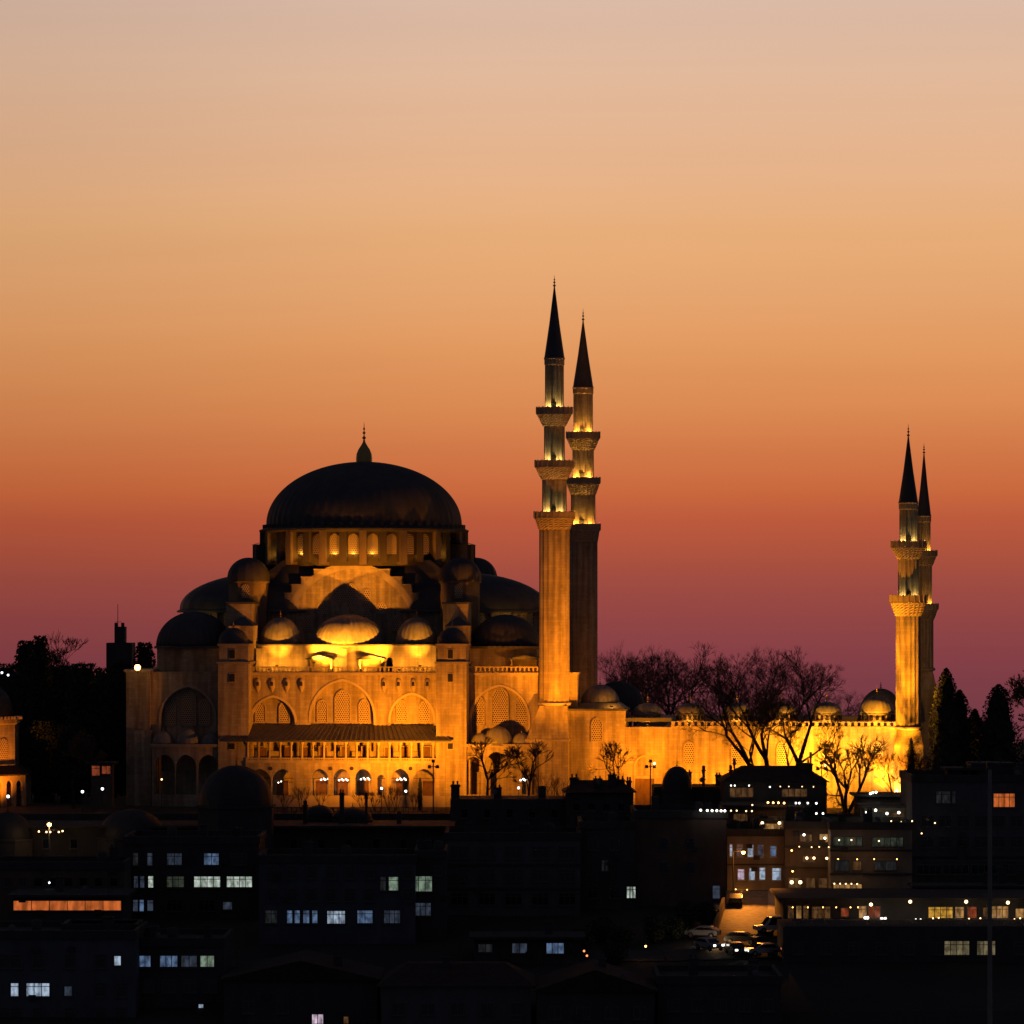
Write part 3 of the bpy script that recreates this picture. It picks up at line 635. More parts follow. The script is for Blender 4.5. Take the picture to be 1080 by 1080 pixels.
def base_plain(yb, r_px, yt, sq=0, ysq=0):
    def f(root, s, zof):
        b = MB(); r = r_px*s; b.lathe(0, 0, [(r, zof(yb)), (r, zof(yt))], 32, False, a0=R(5), lobes=[-.12, -.12]); b.build('shaft', 'stone', root)
        b = MB(); b.lathe(0, 0, [(r+.05, zof(yb)-.25), (r+.3, zof(yb)-.1), (r+.3, zof(yb)+.15), (r+.03, zof(yb)+.3)], 24, False); b.build('moulding', 'stone2', root)
        b = MB(); q = sq*s; b.frustum(-q, q, -q, q, zof(ysq), zof(yb)-.26, q-r*.9); b.box(-q, q, -q, q, 0, zof(ysq)-.003); b.build('base', 'stone', root)
    return f
YT = (1, .68, .20); AM = (1, .46, .06)
minaret(584.7, 527.6, 'tall minaret standing nearest, with three balconies and fluted shaft rising beside the prayer hall', 290, 378, 302,
        [(430, 450, 19), (486, 506, 20.5), (540, 559, 21.5)], [10, 11, 13, 16], 10.5, base_near, (YT, (-125, -60, 100)), 420)
minaret(615, 587, 'tall minaret seen just behind the nearest one, its lower shaft in shadow', 325, 409, 338,
        [(456, 475, 17.7), (504, 522, 18), (553, 572, 18.2)], [10.3, 11.3, 13, 15.2], 10.6, base_plain(738, 15.2, 572, 18, 760), (AM, (-130, -90, -50)), 1000)
minaret(958, 522, 'shorter two-balcony minaret with brightly lit shaft at the courtyard corner, in front', 447, 530, 460,
        [(571, 590, 18), (628, 650, 19.5)], [9.5, 11, 13], 10, base_plain(768, 13.2, 650, 15, 785), (YT, (-125, -55, 90)), 300)
minaret(974.5, 581, 'shorter two-balcony minaret half hidden behind the brightly lit corner one', 467, 544, 478,
        [(581, 597, 13.7), (637, 654, 15)], [7, 8.5, 10], 7.3, base_plain(706, 10, 654, 14, 730), (AM, (-90, -40)), 420)

# ------------------------------------------------------------------ courtyard
cy = empty('courtyard', W(U(660), 0), -TH); tag(cy, 'long stone courtyard wall with a row of small ribbed domes between the minarets', 'courtyard')
CU = U(660)
def cub(mb, name, m, parent=None):
    o = mb.build(name, m, parent or cy); 
    if not parent: o.location.x = -CU
    return o
zc = Z(767, 800, 0)
b = MB(); b.box(U(660)+.01, U(947), 0, 1.2, 0, zc-.02); cub(b, 'wall', 'stone')
b = MB(); b.box(U(660)+.02, U(947), 1.21, 7, zc-1.2, zc-.1); cub(b, 'portico_roof', 'lead')
b = MB(); b.box(U(660)+.02, U(947), 41, 47, 0, zc+.4); b.box(U(700), U(703), 7, 41, 0, zc); cub(b, 'far_range', 'stone2')
u0, u1 = U(708), U(946); b = MB(); za, zb_ = Z(767, 800, 0), Z(761, 800, 0); stp = .95
b.box(u0, u1, -.15, .35, za, za+.14); b.box(u0, u1, -.1, .3, zb_-.1, zb_)
nb = int((u1-u0)/stp)
for i in range(nb+1): b.box(u0+(u1-u0-.5)*i/nb, u0+(u1-u0-.5)*i/nb+.5, -.05, .25, za+.14, zb_-.1)
cub(b, 'balustrade', 'stone2')
b = MB(); b.box(U(660)+.02, U(708), -.35, 7, Z(761, 680, 0), Z(757, 680, 0)); cub(b, 'eave', 'lead')
for px, y0, y1, hp, fn in ((683, 741.5, 752, 15, 11), (728, 741.5, 752, 15, 11), (777, 741, 752, 15.5, 11), (825, 741, 752, 15.5, 12), (872, 740, 752, 16, 12), (925, 734, 752, 18, 12)):
    o = dome(px, y0, y1, hp, 3.6, 20, 'leadrib', fn, cy, drum=761, fr=.22); o.location.x -= CU
    if px > 700:
        u = 0
        for k in range(9):
            a = -math.pi + math.pi*(k+.5)/9; rr = (U(px+hp, 3.6)-U(px, 3.6))*.97
            q = MB(); q.prism(archpoly(0, .22, 0, .5), -.06, .06); q.build('drum_window', 'hole', o, (rr*math.cos(a), rr*math.sin(a), -1.0), a+math.pi/2)
o = dome(929, 726, 760, 24, 40, 24, 'leaddark', 8, cy, name='portal_dome', finm='leaddark'); o.location.x -= CU
for px, y0, y1, wp in ((727, 783, 806, 10), (777, 783, 806, 10), (825, 783, 806, 10), (873, 783, 806, 10), (925, 783, 806, 10)):
    o = win(px, y0, y1, wp, -.005, cy, th=.08); o.location.x -= CU
for px, pw in ((683, 200), (728, 300), (777, 300), (825, 300), (872, 300), (925, 160)):
    flood(cy, (U(px, .7)-CU, .7, zc+.35), pw, (1, .36, .03), radius=.12)
flood(cy, (U(645, .2)-CU, .1, Z(747)+.5), 330, (1, .34, .03), radius=.12)
# portal in the courtyard wall
hw = 10/7.2; u = U(680); zs = Z(797)-hw*1.16
b = MB(); po = archpts(u, hw+.25, zs, .18*hw); pi_ = archpts(u, hw, zs, .18*hw)
for i in range(12):
    a, c, d, q = pi_[i], pi_[i+1], po[i+1], po[i]
    b.quad((a[0], -.25, a[1]), (c[0], -.25, c[1]), (d[0], -.25, d[1]), (q[0], -.25, q[1])); b.quad((a[0], -.25, a[1]), (c[0], -.25, c[1]), (c[0], -.004, c[1]), (a[0], -.004, a[1]))
b.box(u-hw-.25, u-hw, -.25, -.005, 0, zs); b.box(u+hw, u+hw+.25, -.25, -.005, 0, zs); b.box(u-hw, u+hw, -.12, -.006, Z(820), Z(817)); cub(b, 'portal_frame', 'stone2')
b = MB(); b.box(u-hw, u+hw, -.08, -.007, 0, Z(820)-.003)
for k in range(4): b.box(u-hw+.1+k*.68, u-hw+.6+k*.68, -.12, -.081, .3, Z(822)-.2)
cub(b, 'door', 'door')
# link block between the near minaret and the courtyard
lk = MB(); lk.box(U(598), U(660), -.3, 9, 0, Z(749)); cub(lk, 'link_wall', 'stone')
lk = MB(); lk.box(U(598)-.1, U(660)+.2, -.6, 9.2, Z(749)+.003, Z(747)); lk.frustum(U(605), U(660), .4, 9, Z(747)+.003, Z(741), 1.2); cub(lk, 'link_roof', 'lead')
lk = MB(); lk.box(U(599), U(608.5), 1, 6, Z(747)+.01, Z(711)); lk.box(U(599)-.1, U(609.5), .8, 6.2, Z(711)+.003, Z(709)); cub(lk, 'stair_turret', 'stone')
o = dome(633, 722, 742, 20, 5, 28, 'leadrib', 12, cy, fr=.2); o.location.x -= CU
o = dome(652, 718, 748, 28, 24, 28, 'townlead', 0, cy, name='portico_dome'); o.location.x -= CU
o = win(629.5, 758, 781, 10.5, -.305, cy, th=.08); o.location.x -= CU

# ------------------------------------------------------------------ lamp masts in the mosque garden
def mast(px, v, ytop, label, power, target, col=AMBER, size=150, glowing=None, extra=None):
    x, y, _ = W(U(px, v), v); z = Z(ytop, px, v); o = empty('floodlight_mast', (x, y, 0)); tag(o, label, 'lamp mast', 'floodlight masts in front of the mosque')
    b = MB(); b.tube((0, 0, 0), (0, 0, z+.5), .11, .07, 8); b.tube((-.6, 0, z-.35), (.6, 0, z-.35), .05, .05, 6); b.build('pole', 'iron', o)
    for dx, dz in ((-.55, -.35), (.55, -.35), (0, .45)):
        b = MB(); b.frustum(-.26, .26, -.16, .16, -.22, .22, .06); b.build('lamp_head', 'iron', o, (dx, 0, z+dz))
    if glowing:
        b = MB(); b.ball((.55, -.2, z+.1), .2); b.build('bulb', M[glowing], o)
    for tg, pw, *sz in target:
        light('floodlight_lamp', (0, .3, z+.1), power*pw, col, (tg[0]-x, tg[1]-y, tg[2]), sz[0] if sz else size, .3, o, 1.0 if sz else .8)
    return o
mast(457, -19, 806, 'lamp mast with three floodlight heads in front of the lit right end of the gallery', 9000,
     [(W(U(440), 0, 9), .6, 96), (W(U(366), 0, 12), 7.5, 72), (W(U(505), 0, 13), 3.2, 100)])
mast(686, -10, 806, 'lamp mast with one head glowing beside the arched courtyard door', 9000, [(W(U(684), 0, 12), .8), (W(U(610), 0, 13), .8)], glowing='bulbwarm')
mast(866.5, -9, 808, 'lamp mast in front of the glowing courtyard wall behind the bare trees', 12000, [(W(U(868), 0, 9), 1.9), (W(U(800), 0, 10), .7)], col=(1, .36, .015), glowing='bulbwarm')
def added_flood(px, v, power, target, label, col=AMBER, size=140, z=.4):  # added floodlights, themselves unseen, that brighten walls and minarets
    x, y, _ = W(U(px, v), v); b = MB(); b.frustum(-.3, .3, -.2, .2, -.4, .15, .08); o = b.build('floodlight', 'iron', None, (x, y, z))
    tag(o, label, 'floodlight', 'added unseen floodlights aimed at the walls'); light('floodlight_lamp', (0, .25, .1), power, col, Vector(target)-Vector((x, y, z)), size, .3, o)
added_flood(350, -16, 3000, W(U(362), 0, 8), 'added ground floodlight in the garden facing the middle of the gallery', size=78)
added_flood(938, -5, 20000, W(U(957), 0, 20), 'added ground floodlight at the foot of the courtyard corner minaret', col=(1, .42, .05), size=120)
added_flood(790, -8, 11000, W(U(780), 0, 8), 'added ground floodlight below the courtyard wall near the big bare tree')
added_flood(728, -8, 5500, W(U(728), 0, 8), 'added ground floodlight below the courtyard wall beside the small pointed dome')
added_flood(622, -19, 110000, W(U(585), -2, 24), 'added ground floodlight below the link wall aimed up the tall fluted minaret', size=44, z=.4)
added_flood(914, -17, 230000, W(U(957), -2, 19), 'added ground floodlight left of the corner minaret aimed up its shaft', col=(1, .33, .008), size=48, z=.2)
added_flood(645, 36, 5000, W(U(613), 56, 24), 'added floodlight behind the dark portico dome aimed at the shadowed tall minaret', size=60, z=.45)
added_flood(905, 5.5, 12000, W(U(972), 48, 26), 'added floodlight behind the courtyard domes aimed at the half hidden minaret', col=(1, .42, .05), size=60, z=zc+.3)

def globe_lamp(px, py, Y, label, m='bulbwhite', r=.17, group='globe lamps on posts'):
    x, y, z = P(px, py, Y); zt = max(terr(x, y), z-4.5); o = empty('lamp_post', (x, y, zt)); tag(o, label, 'lamp post', group)
    b = MB(); b.tube((0, 0, -.3), (0, 0, z-zt-r*.8), .06, .05, 6); b.build('pole', 'iron', o)
    b = MB(); b.ball((0, 0, z-zt), r); b.build('globe', m, o); return o
globe_lamp(402.5, 831.5, 517, 'white globe lamp on a post in front of the narrow gallery arch'); globe_lamp(428, 834.5, 517, 'white globe lamp on a post beside the dark clipped cypress')
globe_lamp(547, 831, 515, 'white globe lamp on a post in the garden between two small bare trees')
globe_lamp(87, 835, 512, 'left one of two white globe lamps below the dark grove', 'bulbcool', .2); globe_lamp(108, 832, 513, 'right one of two white globe lamps below the dark grove', 'bulbcool', .2)
globe_lamp(170.5, 822, 520, 'dim globe lamp under the unlit porch arches', 'bulbwarm', .13); globe_lamp(8.5, 840, 512, 'white lamp by the wall below the tomb', 'bulbcool', .22)
# clusters of bulbs hanging in the gallery arches
for i, (px, py, lab) in enumerate(((298, 825, 'dim hanging lamp in the leftmost fully visible gallery arch'), (343, 822, 'hanging lamp cluster in the third gallery arch from the dome'), (362, 822.5, 'hanging lamp cluster in the middle gallery arch'), (385, 821.5, 'hanging lamp cluster in the arch left of the narrow one'),
                   (423.5, 822, 'hanging lamp cluster in the arch right of the narrow one'), (553.5, 822.5, 'row of white hanging bulbs in the right porch arch'))):
    u = U(px, -3); x, y, _ = W(u, -3); z = Z(py, px, -3); o = empty('hanging_lamp', (x, y, z)); tag(o, lab, 'hanging lamp', 'lamps hanging in the arcade')
    b = MB(); b.tube((0, 0, .1), (0, 0, 1.6), .02, .02, 4); b.tube((-.7, 0, .1), (.7, 0, .1), .03, .03, 4); b.build('bracket', 'iron', o)
    for k in range(2 if i == 0 else 5):
        b = MB(); b.ball((-.6+.3*k+(.1 if k % 2 else 0), 0, -.05+.16*(k % 2)), .1 if i == 0 else .13, 8, 5); b.build('bulb', 'bulbwhite', o)
# lamp on the corner tower and the one between the kulliye roofs
x, y, z = P(145, 704, 528); o = empty('wall_lamp', (x, y, z)); tag(o, 'bright amber lamp on top of the dark corner tower', 'lamp')
b = MB(); b.ball((0, 0, 0), .45); b.build('bulb', M['bulbamber'], o); b = MB(); b.tube((0, .1, -.8), (0, 0, -.2), .06, .06); b.build('bracket', 'iron', o); light('lamp_light', (0, -.8, .1), 50, AMBER, parent=o)

# ------------------------------------------------------------------ tomb at the left edge
YT_ = 533; s = YT_/F; ux = (-20-HX)*s
zz = lambda y: CZ-(y-HY)*s
t = empty('domed_tomb', (ux, YT_, 0)); tag(t, 'octagonal domed stone tomb lit orange at the left edge', 'tomb')
r = 41*s
b = MB(); b.lathe(0, 0, [(r, 0), (r, zz(764)), (r*1.06, zz(762)), (r*1.06, zz(758))], 8, False, a0=R(22.5)); 
b.build('wall', 'stone', t)
b = MB()
for i in range(56):
    a = 2*math.pi*i/56; b.box(r*1.03*math.cos(a)-.16, r*1.03*math.cos(a)+.16, r*1.03*math.sin(a)-.16, r*1.03*math.sin(a)+.16, zz(758)-.05, zz(755))
b.build('cresting', 'stone2', t)
b = MB(); b.lathe(0, 0, dome_prof(33*s, zz(757), (757-718)*s, 12, .8), 96, rib=.02, ribs=24); b.build('dome', 'leaddark', t)
b = MB(); b.lathe(0, 0, [(57*s, zz(816.5)), (57*s, zz(815)), (41.5*s, zz(806))], 8, False, a0=R(22.5)); b.build('eave_roof', 'tile', t)
b = MB()
for k in range(8):
    a = R(22.5+45*k); a2 = R(67.5+45*k)
    b = MB(); b.tube((52*s*math.cos(a), 52*s*math.sin(a), 0), (52*s*math.cos(a), 52*s*math.sin(a), zz(817)), .3, .3, 8); b.build('porch_column', 'stone2', t)
for k in (4, 5, 6, 7):
    a = R(45*k+45); q = MB(); hw = 52*s*math.sin(R(22.5))-.1; n3 = 3; ops = [((-hw+2*hw*(i+.5)/n3), hw/n3*.62, 0, zz(826)) for i in range(n3)]
    q.arched(-hw, hw, 0, zz(816.6), -.2, .2, ops, 10); d = 52*s*math.cos(R(22.5)); q.build('arcade', 'stone2', t, (d*math.cos(a), d*math.sin(a), 0), a+math.pi/2)
for k in (5, 6, 7):
    a = R(45*k+0); d = r*math.cos(R(22.5)); q = MB(); q.prism(archpoly(0, .8, 0, 2.2), -.12, .0); q.build('window', 'grille', t, (d*math.cos(a), d*math.sin(a), zz(800)), a+math.pi/2)
xg, yg = ux+3.5, YT_-13
b = MB(); b.frustum(-.3, .3, -.2, .2, -.4, .15, .08); o = b.build('floodlight', 'iron', None, (xg, yg, .4)); tag(o, 'ground floodlight in front of the octagonal tomb', 'floodlight')
light('floodlight_lamp', (0, .3, .1), 14000, (1, .25, .008), (-3, 12, 8), 75, .3, o)

# ------------------------------------------------------------------ trees
def branch_tree(name, loc, h, seed, label, group, levels=5, spread=.55, trunk_h=.25, r0=.28, stems=1, up=.35, ratio=.72, kids=3, twig=.028, mt='bark', lean=0, start=None):
    rn = random.Random(seed); T = MB(); C = MB()
    def grow(p, d, L, r, lv):
        n_ = 3 if lv > 2 else 2; q = p; dd = d
        for i in range(n_):
            dd = (dd + Vector((rn.uniform(-1, 1), rn.uniform(-1, 1), rn.uniform(-.5, .8)))*.13).normalized()
            q2 = q + dd*L/n_; ra = r*(1-.35*i/n_); rb = r*(1-.35*(i+1)/n_)
            (T if lv > levels-2 else C).tube(q, q2, max(ra, twig), max(rb, twig), 6 if lv > levels-2 else (4 if lv > 2 else 3), lv > levels-2)
            if lv > 0 and i > 0 and rn.random() < .75:
                s_ = (dd*.55 + Vector((rn.gauss(0, 1), rn.gauss(0, 1), rn.gauss(.1, .6))).normalized()*spread*1.2 + Vector((0, 0, up*.6))).normalized()
                grow(q2, s_, L*ratio*rn.uniform(.6, .95), rb*.55, lv-1)
            q = q2
        if lv > 0:
            for k in range(kids if lv > 2 else kids+(2 if kids < 3 else 1)):
                s_ = (dd + Vector((rn.gauss(0, 1), rn.gauss(0, 1), rn.gauss(0, .7))).normalized()*spread*rn.uniform(.6, 1.4) + Vector((0, 0, up*.4))).normalized()
                grow(q, s_, L*ratio*rn.uniform(.75, 1.1), r*.62, lv-1)
    for k in range(stems):
        a = 2*math.pi*k/stems + rn.uniform(-.4, .4); d = Vector((math.cos(a)*lean, math.sin(a)*lean*.6, 1)).normalized() if stems > 1 else Vector((rn.uniform(-.08, .08)+lean, 0, 1)).normalized()
        grow(Vector((0, 0, -.2)), d, h*trunk_h, r0, levels)
    zmax = max(v_[2] for v_ in C.v); k = h/zmax
    for mb in (T, C): mb.v = [(a*k, b_*k, c*k) for a, b_, c in mb.v]
    o = empty(name, loc); tag(o, label, 'tree', group)
    T.build('trunk', mt, o); C.build('crown', 'twig', o); return o
def copy_tree(o, loc, rz=0, sc=1, label=None):
    c = o.copy(); COL.objects.link(c); c.location = loc; c.rotation_euler.z = rz; c.scale = (sc, sc, sc) if not isinstance(sc, tuple) else sc
    if label: c['label'] = label
    for ch in o.children:
        d = ch.copy(); COL.objects.link(d); d.parent = c
    return c
def at(px, Y, yb=None): return ((px-HX)*Y/F, Y, terr((px-HX)*Y/F, Y) if yb is None else CZ-(yb-HY)*Y/F)
def hpx(yt, Y, zb): return CZ-(yt-HY)*Y/F - zb
GB = 'bare trees behind the courtyard'
Ya = 612
A_ = branch_tree('bare_tree', at(650, Ya), hpx(678, Ya, 0), 1, 'slim bare tree just right of the shadowed minaret', GB, 6, .6, .24, .22, ratio=.74, twig=.006, kids=2)
B_ = branch_tree('bare_tree', at(681, 620), hpx(674, 620, 0), 2, 'bare tree with a rounded crown behind the two small unrailed domes', GB, 6, .7, .22, .24, ratio=.74, twig=.006, kids=2)
C_ = branch_tree('bare_tree', at(744, 606), hpx(675, 606, 0), 3, 'broad bare tree behind the dome at the start of the courtyard railing', GB, 6, .75, .22, .26, ratio=.74, twig=.006, kids=2)
for src, px, Y_, yt, rz, lab in ((A_, 712, 640, 686, 1.1, 'low bare tree in the gap between two rounded bare crowns'), (B_, 782, 630, 686, 2.2, 'bare tree half hidden behind the big forked tree, on its left side'), (C_, 812, 622, 682, .8, 'bare tree directly behind the crown of the big forked tree'),
                             (A_, 862, 628, 688, 2.9, 'bare tree behind the right side of the big forked tree'), (B_, 886, 640, 722, 4, 'short bare tree left of the dark portal dome'), (C_, 665, 650, 690, 4.2, 'distant bare tree behind the slim one near the minaret'), (C_, 722, 660, 690, 5.2, 'distant bare tree above the second small courtyard dome'), (B_, 668, 632, 681, 3.3, 'bare tree crossing the slim one near the minaret'), (C_, 694, 634, 683, 1.9, 'bare tree between the rounded crown and the low one'), (A_, 758, 618, 679, 5.9, 'bare tree crossing the broad one on its right side'), (B_, 838, 634, 684, 5.1, 'bare tree behind the tallest twigs of the big forked tree')):
    l = at(px, Y_); base = hpx({'A': 678, 'B': 674, 'C': 675}['ABC'[[A_, B_, C_].index(src)]], src.location.y, 0)
    copy_tree(src, l, rz, hpx(yt, Y_, l[2])/base, lab)
branch_tree('forked_tree', at(816, 506), hpx(680, 506, 0), 11, 'big bare tree with three spreading trunks in front of the courtyard wall', None, 7, .66, .30, .42, stems=3, up=.36, ratio=.70, twig=.006, lean=.46, kids=2)
branch_tree('pollarded_tree', at(893, 508), hpx(768, 508, 0), 12, 'low bare tree with twisting limbs against the glowing wall', None, 4, .75, .36, .3, stems=3, ratio=.7, twig=.025, lean=.5)
GG = 'small bare trees in the mosque garden'
branch_tree('garden_tree', at(513, 512), hpx(776, 512, 0), 13, 'small gnarled bare tree before the left porch arch of the lit wing', GG, 4, .8, .42, .24, ratio=.66, twig=.03)
branch_tree('garden_tree', at(557, 513), hpx(778, 513, 0), 14, 'small spreading bare tree before the right porch arch of the lit wing', GG, 4, .7, .3, .16, ratio=.7, twig=.024)
branch_tree('garden_tree', at(653, 514), hpx(781, 514, 0), 15, 'small bare tree left of the arched courtyard door', GG, 4, .7, .3, .13, ratio=.68, twig=.022)
branch_tree('garden_tree', at(948, 512), hpx(783, 512, 0), 16, 'low thin bare tree at the foot of the corner minaret', GG, 4, .6, .26, .14, stems=2, ratio=.7, twig=.014, lean=.3)
branch_tree('garden_tree', at(968, 514), hpx(788, 514, 0), 17, 'low thin bare tree beside the tallest cypress', GG, 4, .6, .26, .14, stems=2, ratio=.7, twig=.014, lean=.3)
for i, (px, yt) in enumerate(((300, 833), (318, 829), (382, 831), (395, 833), (410, 826), (418, 829), (437, 834), (574, 812), (588, 818), (338, 832))):
    branch_tree('shrub', at(px, 518), hpx(yt, 518, 0), 40+i, 'thin bare shrub at the foot of the gallery wall' if px < 500 else 'bare shrub below the minaret base', 'bare shrubs along the gallery' if px < 500 else 'bare shrubs below the minaret', 2, .5, .45, .04, stems=5, ratio=.7, twig=.012, lean=.4)
def leaf_tree(name, loc, h, rmax, seed, label, group, shape, nleaf=3200, ls=.34, trunk_r=.25):
    rn = random.Random(seed); C = MB(); T = MB(); T.tube((0, 0, -.3), (0, 0, h*.85), trunk_r, .04, 7)
    lob = [(rn.uniform(.05, .95), rn.uniform(0, 6.28), rn.uniform(.75, 1.15)) for _ in range(26)]
    for _ in range(40):
        z = rn.uniform(.12, .85); a = rn.uniform(0, 6.28); rr = shape(z)*rmax*.8
        T.tube((0, 0, z*h*.9), (rr*math.cos(a), rr*math.sin(a), z*h+.3), .05, .02, 4)
    for _ in range(nleaf):
        z = rn.random()**.9; a = rn.uniform(0, 6.283); rr = shape(z)*rmax; k = 1
        for lz, la, lr in lob:
            d = ((z-lz)*h/rmax)**2*1.2 + (2-2*math.cos(a-la)); k = max(k*1, 1) if d > .25 else lr*k**.5
        q = rr*math.sqrt(rn.uniform(.25, 1.3))*k
        c = Vector((q*math.cos(a), q*math.sin(a), z*h)); n1 = Vector((rn.gauss(0, 1), rn.gauss(0, 1), rn.gauss(.3, 1))).normalized(); n2 = n1.orthogonal().normalized(); n3 = n1.cross(n2); s_ = ls*rn.uniform(.5, 1.2)
        C.add([c-n2*s_*.5, c+n3*s_*.25, c+n2*s_*.6, c-n3*s_*.25], [(0, 1, 2, 3)])
    pr = [(max(.02, shape(k/24)*rmax*.72), h*(.04+.93*k/24)) for k in range(25)]; k0 = len(C.v); C.lathe(0, 0, pr, 22, False)   # dense dark inside of the crown
    for i in range(k0, len(C.v)):
        x_, y_, z_ = C.v[i]; f_ = 1+.16*math.sin(i*2.399)+rn.uniform(-.16, .16); C.v[i] = (x_*f_, y_*f_, z_+rn.uniform(-.2, .2))
    o = empty(name, loc); tag(o, label, 'tree', group); T.build('trunk', 'bark', o); C.build('crown', 'leaf', o); return o
cyp = lambda z: (min(1, z/.12)**.6)*(max(0, 1-z**2.6))**.62*(1+.08*math.sin(z*23))+.02
rnd_ = lambda z: math.sqrt(max(0, 1-(2*max(z, .1)-1.1)**2))
GC = 'cypresses right of the mosque'
for px, Y_, yt, rp, lab in ((998, 515, 705, 19, 'tallest dark cypress touching the corner minaret'), (1012, 517, 728, 18, 'dark cypress leaning against the right side of the tallest one'), (1028, 522, 748, 13, 'smallest pointed cypress between two tall ones'), (1053, 515, 722, 24, 'broad dark cypress near the right edge'), (961, 511, 778, 5.5, 'slim young cypress in front of the corner minaret base')):
    l = at(px, Y_); leaf_tree('cypress', l, hpx(yt, Y_, l[2]), rp*Y_/F, px, lab, GC, cyp, 4200 if rp > 8 else 1200, .42 if rp > 8 else .25)
l = at(443, 517); leaf_tree('cypress', l, hpx(820, 517, 0), 2.8*517/F, 5, 'narrow clipped cypress in front of the gallery door', None, cyp, 1200, .16)
o = branch_tree('bare_tree', at(1082, 560), hpx(682, 560, 0), 21, 'bare tree cut by the right edge above the orange glow', 'bare trees at the right edge', 6, .7, .24, .26, ratio=.73, twig=.03)
branch_tree('bare_tree', at(1070, 515), hpx(752, 515, 0), 22, 'low bare tree lit orange at the right edge', 'bare trees at the right edge', 5, .7, .24, .18, ratio=.72, twig=.026)
GL = 'dark trees left of the mosque'
for px, Y_, yt, rp, sh, lab in ((27, 545, 676, 14, rnd_, 'tall dark evergreen with a narrow rounded top at the left'), (42, 548, 671, 13, rnd_, 'tallest dark evergreen next to the bare crown at the left'), (62, 560, 702, 26, rnd_, 'wide dark evergreen under the bare crown'), (88, 556, 700, 26, rnd_, 'wide dark evergreen left of the dark tower'),
                            (112, 552, 705, 24, rnd_, 'dark evergreen below the dark tower'), (128, 560, 698, 16, rnd_, 'dark evergreen against the corner tower'), (46, 540, 760, 22, rnd_, 'low dark evergreen behind the tomb'), (75, 538, 765, 22, rnd_, 'low dark evergreen above the globe lamps'), (6, 565, 700, 22, rnd_, 'dark evergreen above the tomb dome'), (152, 585, 678, 14, rnd_, 'dark evergreen top peeking out left of the low side dome')):
    l = at(px, Y_); leaf_tree('evergreen_tree', l, hpx(yt, Y_, l[2]), rp*Y_/F, px+3, lab, GL, sh, 3600, .6)
branch_tree('bare_tree', at(72, 600), hpx(664, 600, 0), 31, 'bare tree rising from the dark grove at the left', GL, 6, .75, .28, .25, ratio=.72, twig=.03)
branch_tree('bare_tree', at(78, 522), hpx(770, 522, 0), 32, 'small bare tree before the dark grove near the globe lamps', GL, 5, .7, .28, .15, ratio=.7, twig=.024)

# ------------------------------------------------------------------ buildings of the town
CNT = {}
def pane_window(x, z, w_, h_, kind, parent, y=-.02, bars=None, frame='frame'):
    k = (round(w_, 1), round(h_, 1), kind, frame)
    w_, h_ = k[0], k[1]
    if k not in CNT:
        b = MB(); t_ = .09; b.box(-w_/2-t_, w_/2+t_, -.06, .02, -t_, 0); b.box(-w_/2-t_, w_/2+t_, -.06, .02, h_, h_+t_); b.box(-w_/2-t_, -w_/2, -.058, .02, 0, h_); b.box(w_/2, w_/2+t_, -.058, .02, 0, h_)
        nb_ = (6 if kind == 'orange' and w_ > 5 else max(1, int(round(w_/.75)))) if bars is None else bars
        for i in range(1, nb_): b.box(-w_/2+w_*i/nb_-.04, -w_/2+w_*i/nb_+.04, -.055, .02, 0, h_)
        if h_ > 1.2: b.box(-w_/2, w_/2, -.05, .02, h_*.72, h_*.72+.07)
        b.box(-w_/2-.18, w_/2+.18, -.14, .02, -t_-.1, -t_-.002)
        f = b.build('window', frame); p = MB(); p.quad((-w_/2, 0, 0), (w_/2, 0, 0), (w_/2, 0, h_), (-w_/2, 0, h_)); q = p.build('pane', kind)
        fm, pm = f.data, q.data; bpy.data.objects.remove(f); bpy.data.objects.remove(q); CNT[k] = (fm, pm)
    fm, pm = CNT[k]
    f = bpy.data.objects.new('window', fm); COL.objects.link(f); f.parent = parent; f.location = (x, y, z)
    q = bpy.data.objects.new('pane', pm); COL.objects.link(q); q.parent = f; q.location = (0, -.012, 0); return f
